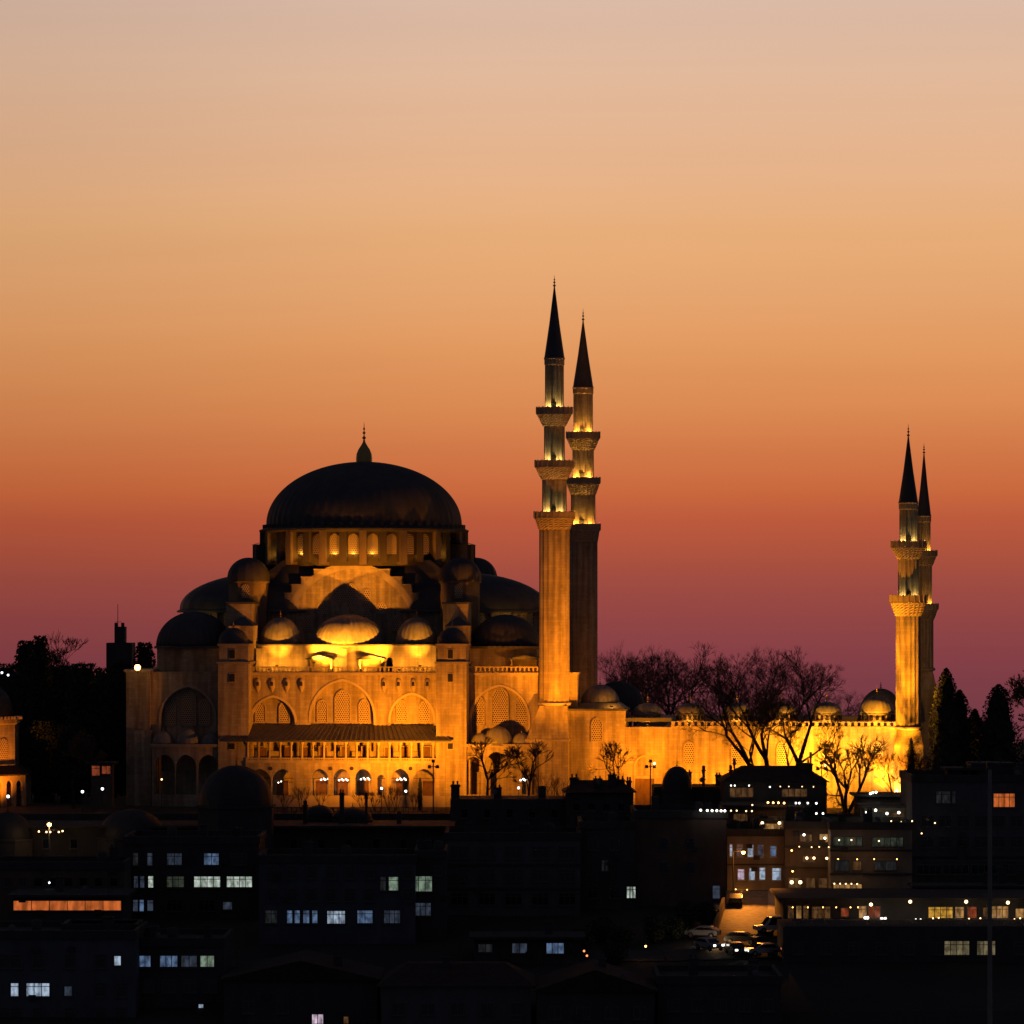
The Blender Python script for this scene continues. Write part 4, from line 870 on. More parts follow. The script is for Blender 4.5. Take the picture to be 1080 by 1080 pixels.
def bld(name, label, p0, p1, yt, Y, depth=14, col='plaster_dark', roof='flat', wins=(), grid=None, cat='building', group=None, zb=None, roofh=3, frame='frame', bands=()):
    s = Y/F; x0, x1 = (p0-HX)*s, (p1-HX)*s; zt = CZ-(yt-HY)*s; xc = (x0+x1)/2; base = min(terr(xc, Y), terr(xc, Y+depth))-1.5 if zb is None else zb
    o = empty(name, (xc, Y, base)); tag(o, label, cat, group); hw = (x1-x0)/2; H = zt-base
    b = MB(); b.box(-hw, hw, 0, depth, 0, H); b.build('wall', col, o)
    rb = MB()
    if roof == 'flat':
        t_ = .3
        rb.box(-hw-.15, hw+.15, -.18, t_, H-.25, H+.7); rb.box(-hw-.15, hw+.15, depth-t_, depth+.15, H-.25, H+.7); rb.box(-hw-.15, -hw+t_, t_, depth-t_, H-.249, H+.699); rb.box(hw-t_, hw+.15, t_, depth-t_, H-.249, H+.699); rb.box(-hw+t_, hw-t_, t_, depth-t_, H+.004, H+.06); r_ = rb.build('roof', 'concrete', o)
    elif roof == 'hip':
        rb.frustum(-hw-.5, hw+.5, -.5, depth+.5, H+.004, H+roofh, min(hw*.7, roofh*1.6), depth*.45); r_ = rb.build('roof', 'tile', o)
    elif roof == 'gable':
        rb.prism([(-hw-.4, H+.004), (hw+.4, H+.004), (hw+.4, H+.15), (0, H+roofh), (-hw-.4, H+.15)], -.4, depth+.4); r_ = rb.build('roof', 'tile', o)
    elif roof == 'slab':
        rb.box(-hw-.6, hw+.6, -1.0, depth+.3, H+.004, H+.3); r_ = rb.build('roof', 'concrete', o)
    else: r_ = None
    for ya, yb_ in bands:
        q = MB(); q.box(-hw-.1, hw+.1, -.2, -.003, CZ-(yb_-HY)*s-base, CZ-(ya-HY)*s-base); q.build('balcony_band', 'concrete', o)
    done = []
    for wd in wins:
        px, py, wp, hp, kind = wd[:5]; x = (px-HX)*s-xc; z = CZ-(py+hp/2-HY)*s-base
        pane_window(x, z, wp*s, hp*s, kind, o, frame=frame); done.append((px, py, wp, hp))
    if grid:
        xs_, ys_, wp, hp = grid
        for py in ys_:
            for px in xs_:
                if all(abs(px-a) > (wp+c)/2+2 or abs(py-b_) > (hp+d)/2+2 for a, b_, c, d in done):
                    pane_window((px-HX)*s-xc, CZ-(py+hp/2-HY)*s-base, wp*s, hp*s, 'glass', o, frame=frame)
    if cat in ('building', 'shop') and 25 < p1-p0 < 250 and name != 'school_range': clutter(o, hw, depth, H, roof, roofh, int(p0*7+yt))
    return o, r_, base, s, xc
def clutter(o, hw, depth, H, roof, roofh, seed):
    rn = random.Random(seed); top = H + (.0 if roof in ('flat', 'none', 'slab') else roofh*.35)
    for k in range(rn.randint(1, 3)):
        x = rn.uniform(-hw*.85, hw*.85); y = rn.uniform(1, depth*.6); b = MB(); w_ = rn.uniform(.35, .6); h_ = rn.uniform(1.2, 2.2)
        b.box(x-w_, x+w_, y, y+.7, top-1, top+h_); b.box(x-w_-.08, x+w_+.08, y-.08, y+.78, top+h_+.003, top+h_+.15)
        for q in (-.5, .5): b.tube((x+w_*q, y+.35, top+h_+.15), (x+w_*q, y+.35, top+h_+.5), .11, .11, 6)
        b.build('chimney', 'plaster_dark', o)
    for k in range(rn.randint(1, 3)):
        x = rn.uniform(-hw*.9, hw*.9); y = rn.uniform(.6, depth*.5); b = MB(); h_ = rn.uniform(1.8, 3.2)
        b.tube((x, y, top-.5), (x, y, top+h_), .03, .02, 5); b.tube((x-.6, y, top+h_*.9), (x+.6, y, top+h_*.9), .015, .015, 4)
        for q in range(5): b.tube((x-.5+q*.25, y-.25, top+h_*.9), (x-.5+q*.25, y+.25, top+h_*.9), .012, .012, 3)
        b.build('aerial', 'iron', o)
    if roof in ('flat', 'none'):
        x = rn.uniform(-hw*.7, hw*.7); b = MB(); b.lathe(x, 2.2, [(.55, top+.5), (.6, top+1.6), (.3, top+1.75), (.01, top+1.8)], 14); b.box(x-.5, x+.5, 1.8, 2.6, top, top+.5); b.build('water_tank', 'concrete', o)
    for k in range(rn.randint(1, 3)):
        x = rn.uniform(-hw*.9, hw*.9); z = rn.uniform(H*.55, H*.95); b = MB(); b.box(x-.4, x+.4, -.32, -.003, z, z+.55); b.lathe(x-.1, -.325, [(.2, z+.28), (.2, z+.281)], 12); b.build('air_conditioner', 'concrete', o)
    if rn.random() < .6:
        x = rn.uniform(-hw*.8, hw*.8); b = MB(); b.lathe(0, 0, [(.02, .12), (.25, .05), (.42, -.06)], 14); b.tube((0, 0, .1), (0, 0, -.7), .03, .03, 5); q = b.build('satellite_dish', 'plaster_grey', o, (x, .4, top+1.0)); q.rotation_euler = (R(60), 0, R(rn.uniform(-40, 40)))
def chimney(res, px, wpx, ytop, yb, dy=3, mt='plaster_dark'):
    o, r_, base, s, xc = res; b = MB(); x = (px-HX)*s-xc; w_ = wpx*s/2; z0 = CZ-(yb-HY)*s-base; z1 = CZ-(ytop-HY)*s-base
    b.box(x-w_, x+w_, dy, dy+w_*2, z0-1.2, z1); b.box(x-w_-.12, x+w_+.12, dy-.12, dy+w_*2+.12, z1-.3, z1-.12)
    for k in (-.5, .5): b.tube((x+w_*k, dy+w_, z1), (x+w_*k, dy+w_, z1+.5), .13, .13, 6)
    return b.build('chimney', mt, o)
rg = lambda a, b_, n_: [a+(b_-a)*i/(n_-1) for i in range(n_)]
# terrace wall of the mosque precinct
tw = MB(); tw.box((-60-HX)*506/F, (1120-HX)*506/F, 505.2, 506.1, -8, .25); o = tw.build('terrace_wall', 'plaster_dark'); tag(o, 'long dark retaining wall below the mosque garden', 'wall')
b = MB(); x0, x1 = (288-HX)*507/F, (480-HX)*507/F; b.box(x0, x1, 506.9, 507, 1.0, 1.08); b.box(x0, x1, 506.9, 507, .45, .5)
for i in range(40): b.box(x0+(x1-x0)*i/39-.03, x0+(x1-x0)*i/39+.03, 506.9, 507, 0, 1.0)
tag(b.build('garden_fence', 'iron'), 'low iron railing along the edge of the mosque garden below the gallery', 'fence')
# kulliye: long low range with lead domes
def small_dome(px, yt, yb, hp, Y, label, ogee=False, fin=4, group='dark lead domes below the mosque', body=True, m='townlead', bodyw=1.12, zdeep=6):
    s_ = Y/F; x, y, z = P(px, yb, Y); r_ = hp*s_; h_ = (yb-yt)*s_; o = empty('domed_hall', (x, y, z-zdeep)); tag(o, label, 'domed hall', group)
    b = MB(); b.lathe(0, 0, [(r_*bodyw, 0), (r_*bodyw, zdeep-.35), (r_*bodyw*1.04, zdeep-.3), (r_*bodyw*1.04, zdeep), (r_*.9, zdeep+.05)], 8, False, a0=R(22.5)); b.build('wall', 'plaster_dark', o)
    b = MB(); b.lathe(0, 0, [(q, zz_+zdeep) for q, zz_ in (ogee_prof(r_, 0, h_) if ogee else dome_prof(r_, 0, h_, 12, .3))], 64, rib=.012, ribs=16); d = b.build('dome', m, o)
    b = MB(); b.lathe(0, 0, finial_prof(zdeep+h_-.1, fin*s_*1.6, .13), 8); b.build('finial', 'iron', d); return o
small_dome(249, 807, 849, 39, 488, 'largest dark lead dome in front of the gallery, with a finial', fin=7, bodyw=1.08, zdeep=9)
small_dome(139, 853, 882, 34, 492, 'wide dark lead dome below the unlit corner of the mosque'); small_dome(8, 856, 884, 26, 490, 'dark lead dome at the left edge below the tomb')
small_dome(337, 849, 862, 15, 500, 'small dark lead dome right of the largest one', fin=4); small_dome(372, 851, 864, 20, 499, 'low dark lead dome below the middle of the gallery', fin=4)
small_dome(714, 808, 832, 15.5, 498, 'pointed dark dome silhouetted against the courtyard wall', ogee=False, fin=6, bodyw=1.05, zdeep=7, group=None)
res = bld('school_range', 'long low dark range under the lead domes below the mosque', -40, 475, 873, 490, 12, 'plaster_dark', 'slab', grid=(rg(20, 455, 16), [890], 7, 9), group=None)
for px, yt_, w_ in ((359, 838, 5), (385, 842, 3), (320, 850, 4), (215, 858, 4), (420, 862, 5)): chimney(res, px, w_, yt_, 872, 4)
res = bld('terrace_house', 'flat-roofed dark house on the terrace in front of the lit wing', 475, 600, 843, 500, 10, 'plaster_dark', 'none', grid=(rg(490, 585, 5), [858], 7, 9)); chimney(res, 480, 9, 828, 842, 1)
res = bld('chimney_house', 'dark house with several chimneys in front of the courtyard link wall', 597, 668, 836, 498, 9, 'plaster_dark', 'hip', roofh=1.5, grid=(rg(608, 655, 4), [851], 7, 8))
for px, yt_, w_ in ((606, 821, 9), (617, 829, 4), (646, 820, 5), (655, 823, 9), (664, 824, 5)): chimney(res, px, w_, yt_, 836, 2.5)
res = bld('low_wing', 'low dark wing joining the pointed dome to the terrace restaurant', 690, 770, 830, 500, 9, 'plaster_dark', 'none'); chimney(res, 743, 3, 812, 829, 2); chimney(res, 728, 3, 824, 829, 2)
# town rows
BG = 'dark apartment blocks on the slope'
W_ = lambda *a: a
bld('school_hall', 'long lit pavilion with an orange glazed front', 14, 130, 946, 428, 9, 'plaster_dark', 'slab', wins=[(71, 955, 113, 10, 'orange')])
bld('apartment_block', 'dark block behind the orange pavilion', -30, 131, 915, 442, 10, 'plaster_brown', 'flat', grid=(rg(8, 120, 8), [930], 8, 9), group=BG)
bld('apartment_block', 'office block with three rows of blue and white windows left of centre', 131, 273, 888, 450, 12, 'plaster_dark', 'flat', group=BG,
    wins=[(143, 906, 5, 13, 'faint'), (158, 906, 5, 13, 'bluedim'), (184, 906, 15, 12, 'bluedim'), (223, 906, 15, 12, 'blue'), (143.5, 930, 4.5, 12, 'bluedim'), (150, 930, 4.5, 12, 'bluedim'), (159, 930, 5, 12, 'white'), (185, 930, 18, 11, 'greendim'), (218.5, 930, 27, 11, 'white'), (252.5, 930, 26, 11, 'white'),
          (143, 955, 5, 12, 'bluedim'), (149.5, 955, 4.5, 12, 'blue'), (158.5, 955, 6, 11, 'bluedim'), (240, 955, 9, 8, 'bluedim')], grid=([184, 218, 252], [906, 955], 16, 11))
bld('apartment_block', 'wide block with one row of blue lit windows', 273, 438, 908, 435, 12, 'plaster_blue', 'flat', group=BG,
    wins=[(286, 967, 12, 13, 'faint'), (305.5, 967, 5, 13, 'blue'), (313.5, 967, 5, 13, 'blue'), (323, 967, 6, 13, 'blue'), (332, 967, 5, 13, 'blue'), (354.5, 967.5, 18, 13, 'cool'), (385, 967, 16, 13, 'blue'), (413.5, 967, 17, 13, 'bluedim'), (404, 932, 5, 14, 'faint'), (415, 932, 10, 14, 'green')],
    grid=(rg(288, 430, 8), [920, 944], 10, 12))
bld('apartment_block', 'narrow block with a tall greenish lit window', 438, 470, 903, 437, 12, 'plaster_dark', 'flat', group=BG, wins=[(445, 932, 21, 16, 'green'), (446, 959, 17, 13, 'bluedim')], grid=([462], [918], 8, 10))
bld('apartment_block', 'broad unlit block below the lit wing', 470, 612, 884, 452, 12, 'plaster_grey', 'flat', group=BG, grid=(rg(485, 598, 5), [899, 923, 948], 17, 12), bands=((911, 913), (936, 938)), zb=-16)
bld('shop', 'low shop with two faintly lit fronts', 500, 612, 990, 424, 6, 'plaster_dark', 'slab', wins=[(548, 1000, 15, 10, 'bluedim'), (585.5, 1000, 18, 11, 'blue'), (512, 1000, 14, 8, 'faint')], cat='shop', zb=-16)
bld('apartment_block', 'dark block with three bright slit windows', 612, 670, 872, 456, 12, 'plaster_dark', 'flat', group=BG, wins=[(662.5, 941, 2.2, 12, 'white'), (666, 941, 2.2, 12, 'white'), (669.5-.6, 941, 2.2, 12, 'white'), (636, 913, 2.5, 11, 'faint'), (640, 913, 2.5, 11, 'faint')], grid=([625, 648], [890, 941, 965], 10, 12), zb=-15)
bld('apartment_block', 'tall brown block with a blank side and one lit window', 670, 766, 861, 458, 14, 'plaster_brown', 'flat', group=BG, wins=[(755.5, 941, 7.5, 13, 'bluedim')], grid=([700, 728], [890, 915], 8, 11), zb=-14)
bld('street_house', 'four-storey house front lit amber by the street lamp', 767, 828, 880, 468, 12, 'plaster_cream', 'flat', group=None, frame='whiteframe', zb=-14,
    wins=[(771, 897, 2.6, 12, 'cool'), (780, 897, 5.5, 12, 'bluedim'), (791.5, 897.5, 6, 12, 'cool'), (802, 897.5, 4.5, 12, 'bluedim'), (815.5, 897.5, 6, 11, 'blue'), (781.5, 922, 6.5, 11, 'pink'), (793, 922, 6, 12, 'cool'), (804, 921.5, 6, 12, 'cool'), (819, 922, 9, 12, 'cool'), (770, 945, 4.5, 11, 'warmdim'), (781, 945, 5.5, 12, 'warmdim'), (794.5, 964.5, 7, 9, 'blue')],
    grid=([793, 803, 816], [945], 6, 11), bands=((911, 912.5),))
# restaurants on the stepped roofs at the right
res = bld('roof_restaurant', 'hip-roofed rooftop restaurant in front of the big forked tree', 764, 872, 825, 488, 10, 'plaster_dark', 'hip', roofh=2.0, wins=[(782, 836, 24, 9, 'warmdim'), (838, 836, 26, 8, 'warmdim')], cat='restaurant', zb=-10)
for px, yt_, w_ in ((772, 812, 2.5), (776, 805, 2), (851, 806, 16), (857, 798, 2)): chimney(res, px, w_, yt_, 822, 3)
bld('roof_terrace', 'terrace restaurant under a row of orange bulbs', 766, 850, 851, 480, 7, 'plaster_brown', 'slab', wins=[(781, 862, 14, 7, 'warmdim'), (838, 862, 14, 7, 'warmdim')], cat='restaurant', zb=-10)
bld('roof_terrace', 'small terrace with a warm lit interior above the street house', 796, 846, 866, 473, 5, 'plaster_brown', 'slab', wins=[(813, 873.5, 25, 10, 'warm'), (834, 873, 10, 9, 'warmdim')], cat='restaurant', zb=-10)
res = bld('apartment_block', 'block of balconied flats between the lit house and the grey front', 828, 878, 872, 466, 10, 'plaster_brown', 'flat', group=BG, wins=[(850, 884, 12, 7, 'warmdim'), (869, 884, 9, 8, 'warm'), (853, 906, 12, 6, 'warmdim'), (838, 931, 12, 10, 'warmdim'), (855, 931, 9, 10, 'warmdim'), (868, 931, 9, 10, 'warmdim')], bands=((892, 894), (914, 916)))
res = bld('apartment_block', 'grey block with dim balcony rows and a bright terrace on its roof', 876, 962, 873, 462, 12, 'plaster_cream', 'flat', group=BG, wins=[(894, 887.5, 30, 9, 'greendim'), (936, 888, 32, 9, 'greendim'), (888, 913, 14, 10, 'faint'), (904, 913, 8, 9, 'warmdim'), (934, 913, 22, 9, 'faint'), (894, 935, 30, 5, 'warm')], bands=((896, 898), (921, 923)))
bld('roof_terrace', 'roof terrace with bright yellowish lamps', 912, 984, 852, 474, 6, 'plaster_cream', 'slab', wins=[(926, 862, 18, 9, 'faint'), (947, 863, 14, 11, 'warmdim'), (968, 862, 24, 12, 'yellow') if 0 else (968, 863, 24, 11, 'warmdim')], cat='restaurant', zb=-10)
bld('roof_terrace', 'low roof hut with pale bulbs below the glowing wall', 905, 962, 840, 486, 6, 'plaster_dark', 'slab', cat='restaurant', zb=-10)
res = bld('apartment_block', 'big dark block at the right with one orange window', 962, 1100, 823, 466, 14, 'plaster_grey', 'flat', group=BG, wins=[(1059, 844, 22, 14, 'orange'), (990, 841, 5, 12, 'faint'), (998, 841, 8, 12, 'faint'), (1006, 841, 3, 12, 'faint')], grid=(rg(978, 1072, 6), [866, 888], 12, 11), bands=((903, 908), (921, 931)), zb=-15)
chimney(res, 1052, 46, 806, 823, 4); chimney(res, 1022, 4, 812, 823, 4)
bld('apartment_block', 'dark block with a ribbon of unlit windows above the green lamps', 962, 1100, 908, 462, 3, 'plaster_dark', 'none', group=BG, grid=([980, 1008, 1038, 1070], [917], 26, 9), zb=-15)
res = bld('restaurant_block', 'long block with a glazed restaurant floor glowing warm', 826, 1100, 949, 438, 14, 'plaster_dark', 'slab', cat='restaurant', zb=-22,
    wins=[(834, 962, 6, 13, 'warmdim'), (842.5, 962, 5, 13, 'warm'), (850, 962, 5, 13, 'warmdim'), (866, 962.5, 19, 12, 'warmdim'), (891, 962, 8, 9, 'red'), (910, 962, 8, 12, 'warm'), (922, 962, 12, 11, 'red'), (992, 962.5, 25, 11, 'yellow'), (1012, 962.5, 9, 11, 'warm'), (1025, 962.5, 10, 11, 'red'), (1040, 962, 6, 10, 'warmdim'), (1054, 962, 18, 12, 'warm'), (1076, 963, 10, 10, 'warm')])
bld('apartment_block', 'front block with two yellowish windows under the restaurant', 826, 1100, 977, 425, 10, 'plaster_dark', 'none', group=BG, zb=-24,
    wins=[(1009, 1000, 26, 14, 'beige'), (1040, 1000, 19, 14, 'beige'), (848, 1071, 8, 12, 'cool'), (865, 1071, 4, 12, 'bluedim'), (831, 1070, 4, 11, 'bluedim'), (964, 1076, 20, 10, 'cool'), (935, 1075, 8, 11, 'bluedim'), (1007, 1077, 32, 9, 'green'), (995.5, 1052, 4, 8, 'white')],
    grid=(rg(842, 1075, 9), [1000, 1026, 1050], 11, 12))
# front row
bld('apartment_block', 'pale grey block at the lower left corner with bright white windows', -40, 143, 988, 398, 12, 'plaster_blue', 'flat', group=BG, zb=-26,
    wins=[(124, 1013, 7, 10, 'cool'), (15.5, 1044, 8, 13, 'cool'), (40, 1044, 24, 13, 'cool'), (72, 1045, 8, 10, 'bluedim')], grid=([4, 17, 40, 74, 106, 128], [1014, 1044, 1070], 11, 13))
bld('roof_hut', 'pale stair hut on the roof of the lower left block', 66, 144, 981, 404, 6, 'plaster_blue', 'flat', zb=-10, cat='hut')
bld('apartment_block', 'dark block with a row of four lit windows at the lower left', 144, 236, 996, 402, 12, 'plaster_dark', 'flat', group=BG, zb=-26, wins=[(153, 1014, 11, 11, 'blue'), (178, 1014, 18, 11, 'blue'), (199.5, 1014, 16, 11, 'bluedim'), (218.5, 1014, 14, 11, 'green'), (212, 1061, 5, 4, 'cool')], grid=(rg(156, 222, 4), [1040], 12, 12))
bld('apartment_block', 'low dark block with one pinkish lit window at the bottom', 236, 398, 1034, 396, 12, 'plaster_dark', 'gable', group=BG, zb=-26, roofh=2.2, wins=[(335, 1075, 12, 11, 'pink'), (365, 1076, 5, 8, 'warmdim')], grid=([262, 298], [1062], 12, 12))
bld('apartment_block', 'low dark tile-roofed block at the bottom centre', 402, 560, 1040, 392, 12, 'plaster_grey', 'hip', group=BG, zb=-26, roofh=2, grid=(rg(420, 545, 5), [1064], 13, 12))
bld('apartment_block', 'unlit tile-roofed block at the bottom right of centre', 566, 690, 1046, 390, 12, 'plaster_dark', 'gable', group=BG, zb=-26, roofh=2.4, grid=(rg(585, 675, 4), [1068], 13, 12))
bld('apartment_block', 'unlit flat block below the parked cars', 694, 824, 1036, 394, 12, 'plaster_dark', 'flat', group=BG, zb=-26, grid=(rg(710, 810, 5), [1060], 12, 12))
# tower far left with aerial
s = 640/F; x, y, z = P(125, 678, 640); o = empty('tower', (x, y, 0)); tag(o, 'dark stepped tower with an aerial on the skyline at the left', 'tower')
b = MB(); b.box(-13*s, 14*s, 0, 6, -3, z); b.build('lower_stage', 'plaster_dark', o); b = MB(); h1 = 17*s
b.box(-5*s, 6*s, 1, 4, z+.003, z+h1); b.box(-5*s, -2*s, 1.1, 2, z+h1+.003, z+h1+.7); b.box(2*s, 5*s, 1.1, 2, z+h1+.003, z+h1+.7); b.build('upper_stage', 'plaster_dark', o)
b = MB(); b.tube((-2*s, 2, z+h1), (-2*s, 2, z+h1+24*s), .07, .05, 5); b.tube((-5*s, 2, z+h1+5*s), (2*s, 2, z+h1+5*s), .05, .05, 4); b.build('aerial', 'iron', o)
# kiosk
bld('kiosk', 'small lit kiosk with an orange front under the dark grove', 96, 118, 806, 522, 3, 'plaster_brown', 'slab', wins=[(101, 813, 8, 10, 'red'), (112, 812, 9, 8, 'red')], cat='kiosk', zb=-.2)
# mast in front at right
x, y, z = P(1044, 808, 372); o = empty('mast', (x, y, terr(x, y))); tag(o, 'tall thin pale mast standing in front of the right-hand blocks', 'mast')
b = MB(); b.tube((0, 0, -1), (0, 0, z-o.location.z), .27, .19, 12); b.build('pole', 'kerb', o); b = MB(); b.box(-.35, .35, -.2, .2, z-o.location.z-.3, z-o.location.z+.4); b.build('cap', 'iron', o)

# ------------------------------------------------------------------ street, cars, lamps
def ribbon(name, pts, wd, m, dz, mb=None):
    b = mb or MB()
    for (xa, ya), (xb, yb_) in zip(pts, pts[1:]):
        d = Vector((xb-xa, yb_-ya)).normalized(); n_ = Vector((-d.y, d.x))*wd/2
        q = [(xa-n_.x, ya-n_.y), (xa+n_.x, ya+n_.y), (xb+n_.x, yb_+n_.y), (xb-n_.x, yb_-n_.y)]
        b.add([(a, c, terr(a, c)+dz) for a, c in q], [(0, 1, 2, 3)])
    return b if mb else tag(b.build(name, m), kind='structure')
sx_ = lambda px, Y_: (px-HX)*Y_/F
path = [(sx_(786, 467), 467), (sx_(786, 460), 460), (sx_(785, 452), 452), (sx_(783, 446), 446), (sx_(779, 440), 440), (sx_(770, 434), 434), (sx_(752, 430), 430)]
def dens(p, k=6):
    o_ = []
    for a, c in zip(p, p[1:]): o_ += [(a[0]+(c[0]-a[0])*i/k, a[1]+(c[1]-a[1])*i/k) for i in range(k)]
    return o_+[p[-1]]
ribbon('street', dens(path), 6.0, 'cobble', .16)
ribbon('cross_street', dens([(sx_(610, 428), 428), (sx_(700, 428), 428), (sx_(824, 430), 430)], 10), 6, 'asphalt', .165)
b = MB()
for sgn in (-1, 1):
    pts = [(x_+sgn*3.4, y_) for x_, y_ in dens(path)][:24]
    for (xa, ya), (xb, yb_) in zip(pts, pts[1:]): 
        za, zb2 = terr(xa, ya)+.14, terr(xb, yb_)+.14
        b.add([(xa-.5, ya, za), (xa+.5, ya, za), (xb+.5, yb_, zb2), (xb-.5, yb_, zb2), (xa-.5, ya, za+.14), (xa+.5, ya, za+.14), (xb+.5, yb_, zb2+.14), (xb-.5, yb_, zb2+.14)], [(4,5,6,7), (0,1,5,4), (1,2,6,5), (2,3,7,6), (3,0,4,7)])
tag(b.build('pavement', 'kerb'), kind='structure')
def car(px, Y, rz, paint, label, van=False, lights=True, dim=1):
    x = sx_(px, Y); z = terr(x, Y)+.17; o = empty('parked_van' if van else 'parked_car', (x, Y, z), rz); tag(o, label, 'van' if van else 'car', 'vehicles on the small street')
    L = 2.3 if van else 2.1; H = 2.0 if van else 1.45
    side = [(-L, .35), (L, .35), (L, .75), (L-.1, .88), (L*.55, .95), (L*.2, H-.05), (L*.05, H), (-L*.6, H) if not van else (-L*.95, H), (-L*.95, .95), (-L, .8)]
    b = MB(); b.prism(side, -.82, .82); body = b.build('body', paint, o); bm_ = body.modifiers.new('bevel', 'BEVEL'); bm_.width = .07; bm_.segments = 2; bm_.limit_method = 'ANGLE'
    for sy in (-1, 1):
        b = MB(); b.prism([(-L*.85, 1.0), (L*.38, 1.0), (L*.16, H-.14), (-L*.55 if not van else -L*.85, H-.14)], sy*.835-.01, sy*.835+.01); b.build('side_window', 'glass', o)
        for sx2 in (-L*.62, L*.62):
            b = MB(); b.lathe(0, 0, [(.02, -.1), (.33, -.1), (.35, -.06), (.35, .06), (.33, .1), (.02, .1)], 18); wv = b.build('wheel', 'rubber', o, (sx2, sy*.76, .34)); wv.rotation_euler.x = R(90)
            b = MB(); b.lathe(0, 0, [(.02, -.12), (.2, -.12), (.2, .12), (.02, .12)], 14, False); b.build('rim', 'rim', wv)
        b = MB(); b.box(L-.06, L+.03, sy*.6-.16, sy*.6+.16, .62, .82); b.build('headlight', 'bulbwhite' if lights else 'glass', o)
        b = MB(); b.box(-L-.02, -L+.05, sy*.65-.1, sy*.65+.1, .65, .88); b.build('tail_light', 'bulbred' if lights else 'glass', o)
    b = MB(); b.add([(L*.56, -.68, .99), (L*.56, .68, .99), (L*.23, .6, H-.1), (L*.23, -.6, H-.1)], [(0, 1, 2, 3)]); ws = b.build('windscreen', 'glass', o, (.02, 0, .01))
    return o
car(741, 438, R(160), 'carsilver', 'pale car parked on the slope left of the street', lights=False)
car(815, 441, R(195), 'carwhite', 'white van parked at the right kerb of the street', van=True, lights=False)
car(776, 458, R(85), 'cardark', 'dark car parked high up the street under the lamp', lights=False)
car(783, 434.5, R(-20), 'cardark', 'dark car whose roof catches the amber street light', lights=False)
car(776, 428.5, R(-75), 'cardark', 'car coming down with both headlights on', lights=True)
car(804, 428, R(-160), 'carsilver', 'low car with lit windows at the bottom of the street', lights=True)
car(748, 431, R(-60), 'carsilver', 'car with bright lights left of the junction', lights=True)
def street_lamp(px, py, Y, label, m, power, col, zb=None, arm=0, r=.22, hgt=7, group='street lamps'):
    x, y, z = P(px, py, Y); z0 = z-hgt if zb is None else zb; o = empty('street_lamp', (x-arm, y, z0)); tag(o, label, 'street lamp', group)
    b = MB(); b.tube((0, 0, -.5), (0, 0, z-z0+.1), .1, .07, 8)
    if arm: b.tube((0, 0, z-z0+.1), (arm, 0, z-z0+.25), .05, .05, 6)
    b.build('pole', 'plaster_grey', o); b = MB(); b.frustum(arm-.3, arm+.3, -.2, .2, z-z0+.16, z-z0+.36, .1); b.build('lamp_head', 'iron', o)
    b = MB(); b.ball((arm, 0, z-z0), r); b.build('bulb', M[m], o)
    if power: light('lamp_light', (arm, -.35, z-z0-.25), power, col, parent=o, radius=.25)
    return o
street_lamp(784, 899, 460.5, 'amber street lamp on a tall pole before the four-storey house', 'bulbamber', 330, (1, .30, .03), zb=-8.5, arm=1.3, r=.25)
LP = Vector((P(784, 900, 460)[0], 459.6, P(784, 900, 460)[2]-.3)); light('lamp_light', LP, 11000, (1, .30, .03), LP+Vector((1.1, -8.2, -7.6)), 66, .3, None)
street_lamp(52, 869.5, 484, 'bright warm lamp between the dark lead domes at the left', 'bulbamber', 180, (1, .6, .25), arm=0, r=.3, hgt=4)
street_lamp(738.5, 993.5, 433, 'white lamp left of the small street above the cars', 'bulbwhite', 40, (1, .8, .5), r=.26, hgt=2.5)
street_lamp(755, 992, 434, 'white lamp right above the junction beside the pale car', 'bulbwhite', 160, (1, .6, .25), r=.26, hgt=2.8)
def lamps(label, pts, Y, m='bulbwarm', r=.14, power=0, col=(1, .6, .25), group='strings of terrace lights', cat='string lights', cable=True, drop=.25):
    x0, y0, z0 = P(pts[0][0], pts[0][1], Y); o = empty('string_lights' if len(pts) > 1 else 'terrace_lamp', (x0, y0, z0)); tag(o, label, cat if len(pts) > 1 else 'lamp', group if len(pts) > 1 else 'single lamps on the roofs')
    pp = [Vector(P(px, py, Y))-Vector((x0, y0, z0)) for px, py in pts]; c = MB()
    for a, d in zip(pp, pp[1:]): c.tube(a+Vector((0, 0, drop)), d+Vector((0, 0, drop)), .02, .02, 4)
    for a in pp: c.tube(a, a+Vector((0, 0, drop if len(pts) > 1 else .9)), .025, .025, 4)
    c.build('cable', 'iron', o)
    for i, a in enumerate(pp):
        q = MB(); q.ball(a, r, 8, 5); q.build('bulb', M[m], o)
    if power:
        for a in ([sum(pp, Vector())/len(pp)] if len(pp) < 5 else [pp[len(pp)//4], pp[3*len(pp)//4]]): light('lamp_light', a+Vector((0, -.4, -.2)), power*.45, col, parent=o, radius=.2)
    return o
lamps('row of white bulbs along the dark roof edge left of the restaurants', [(739, 854.5), (746, 854.8), (751, 855), (756, 855), (760.5, 855.2), (764.5, 855.2)], 457, 'bulbwhite', .15)
lamps('fainter end of the row of white bulbs', [(771, 855), (777, 855), (787, 855.5), (793, 855.5), (793.5, 849)], 470, 'bulbwarm', .1)
lamps('row of orange bulbs under the terrace roof', [(810, 846.5), (815.5, 846.7), (821, 846.7), (827, 847)], 478, 'bulbamber', .13, 25, (1, .4, .1))
lamps('white bulbs right of the orange row', [(839.5, 847), (843, 847), (852, 847), (861, 847.3)], 478, 'bulbwhite', .13)
lamps('pale awning bulbs under the hip roof', [(771, 828.5), (775, 828.5), (790, 828.5), (812, 830)], 486, 'bulbwhite', .1, 12)
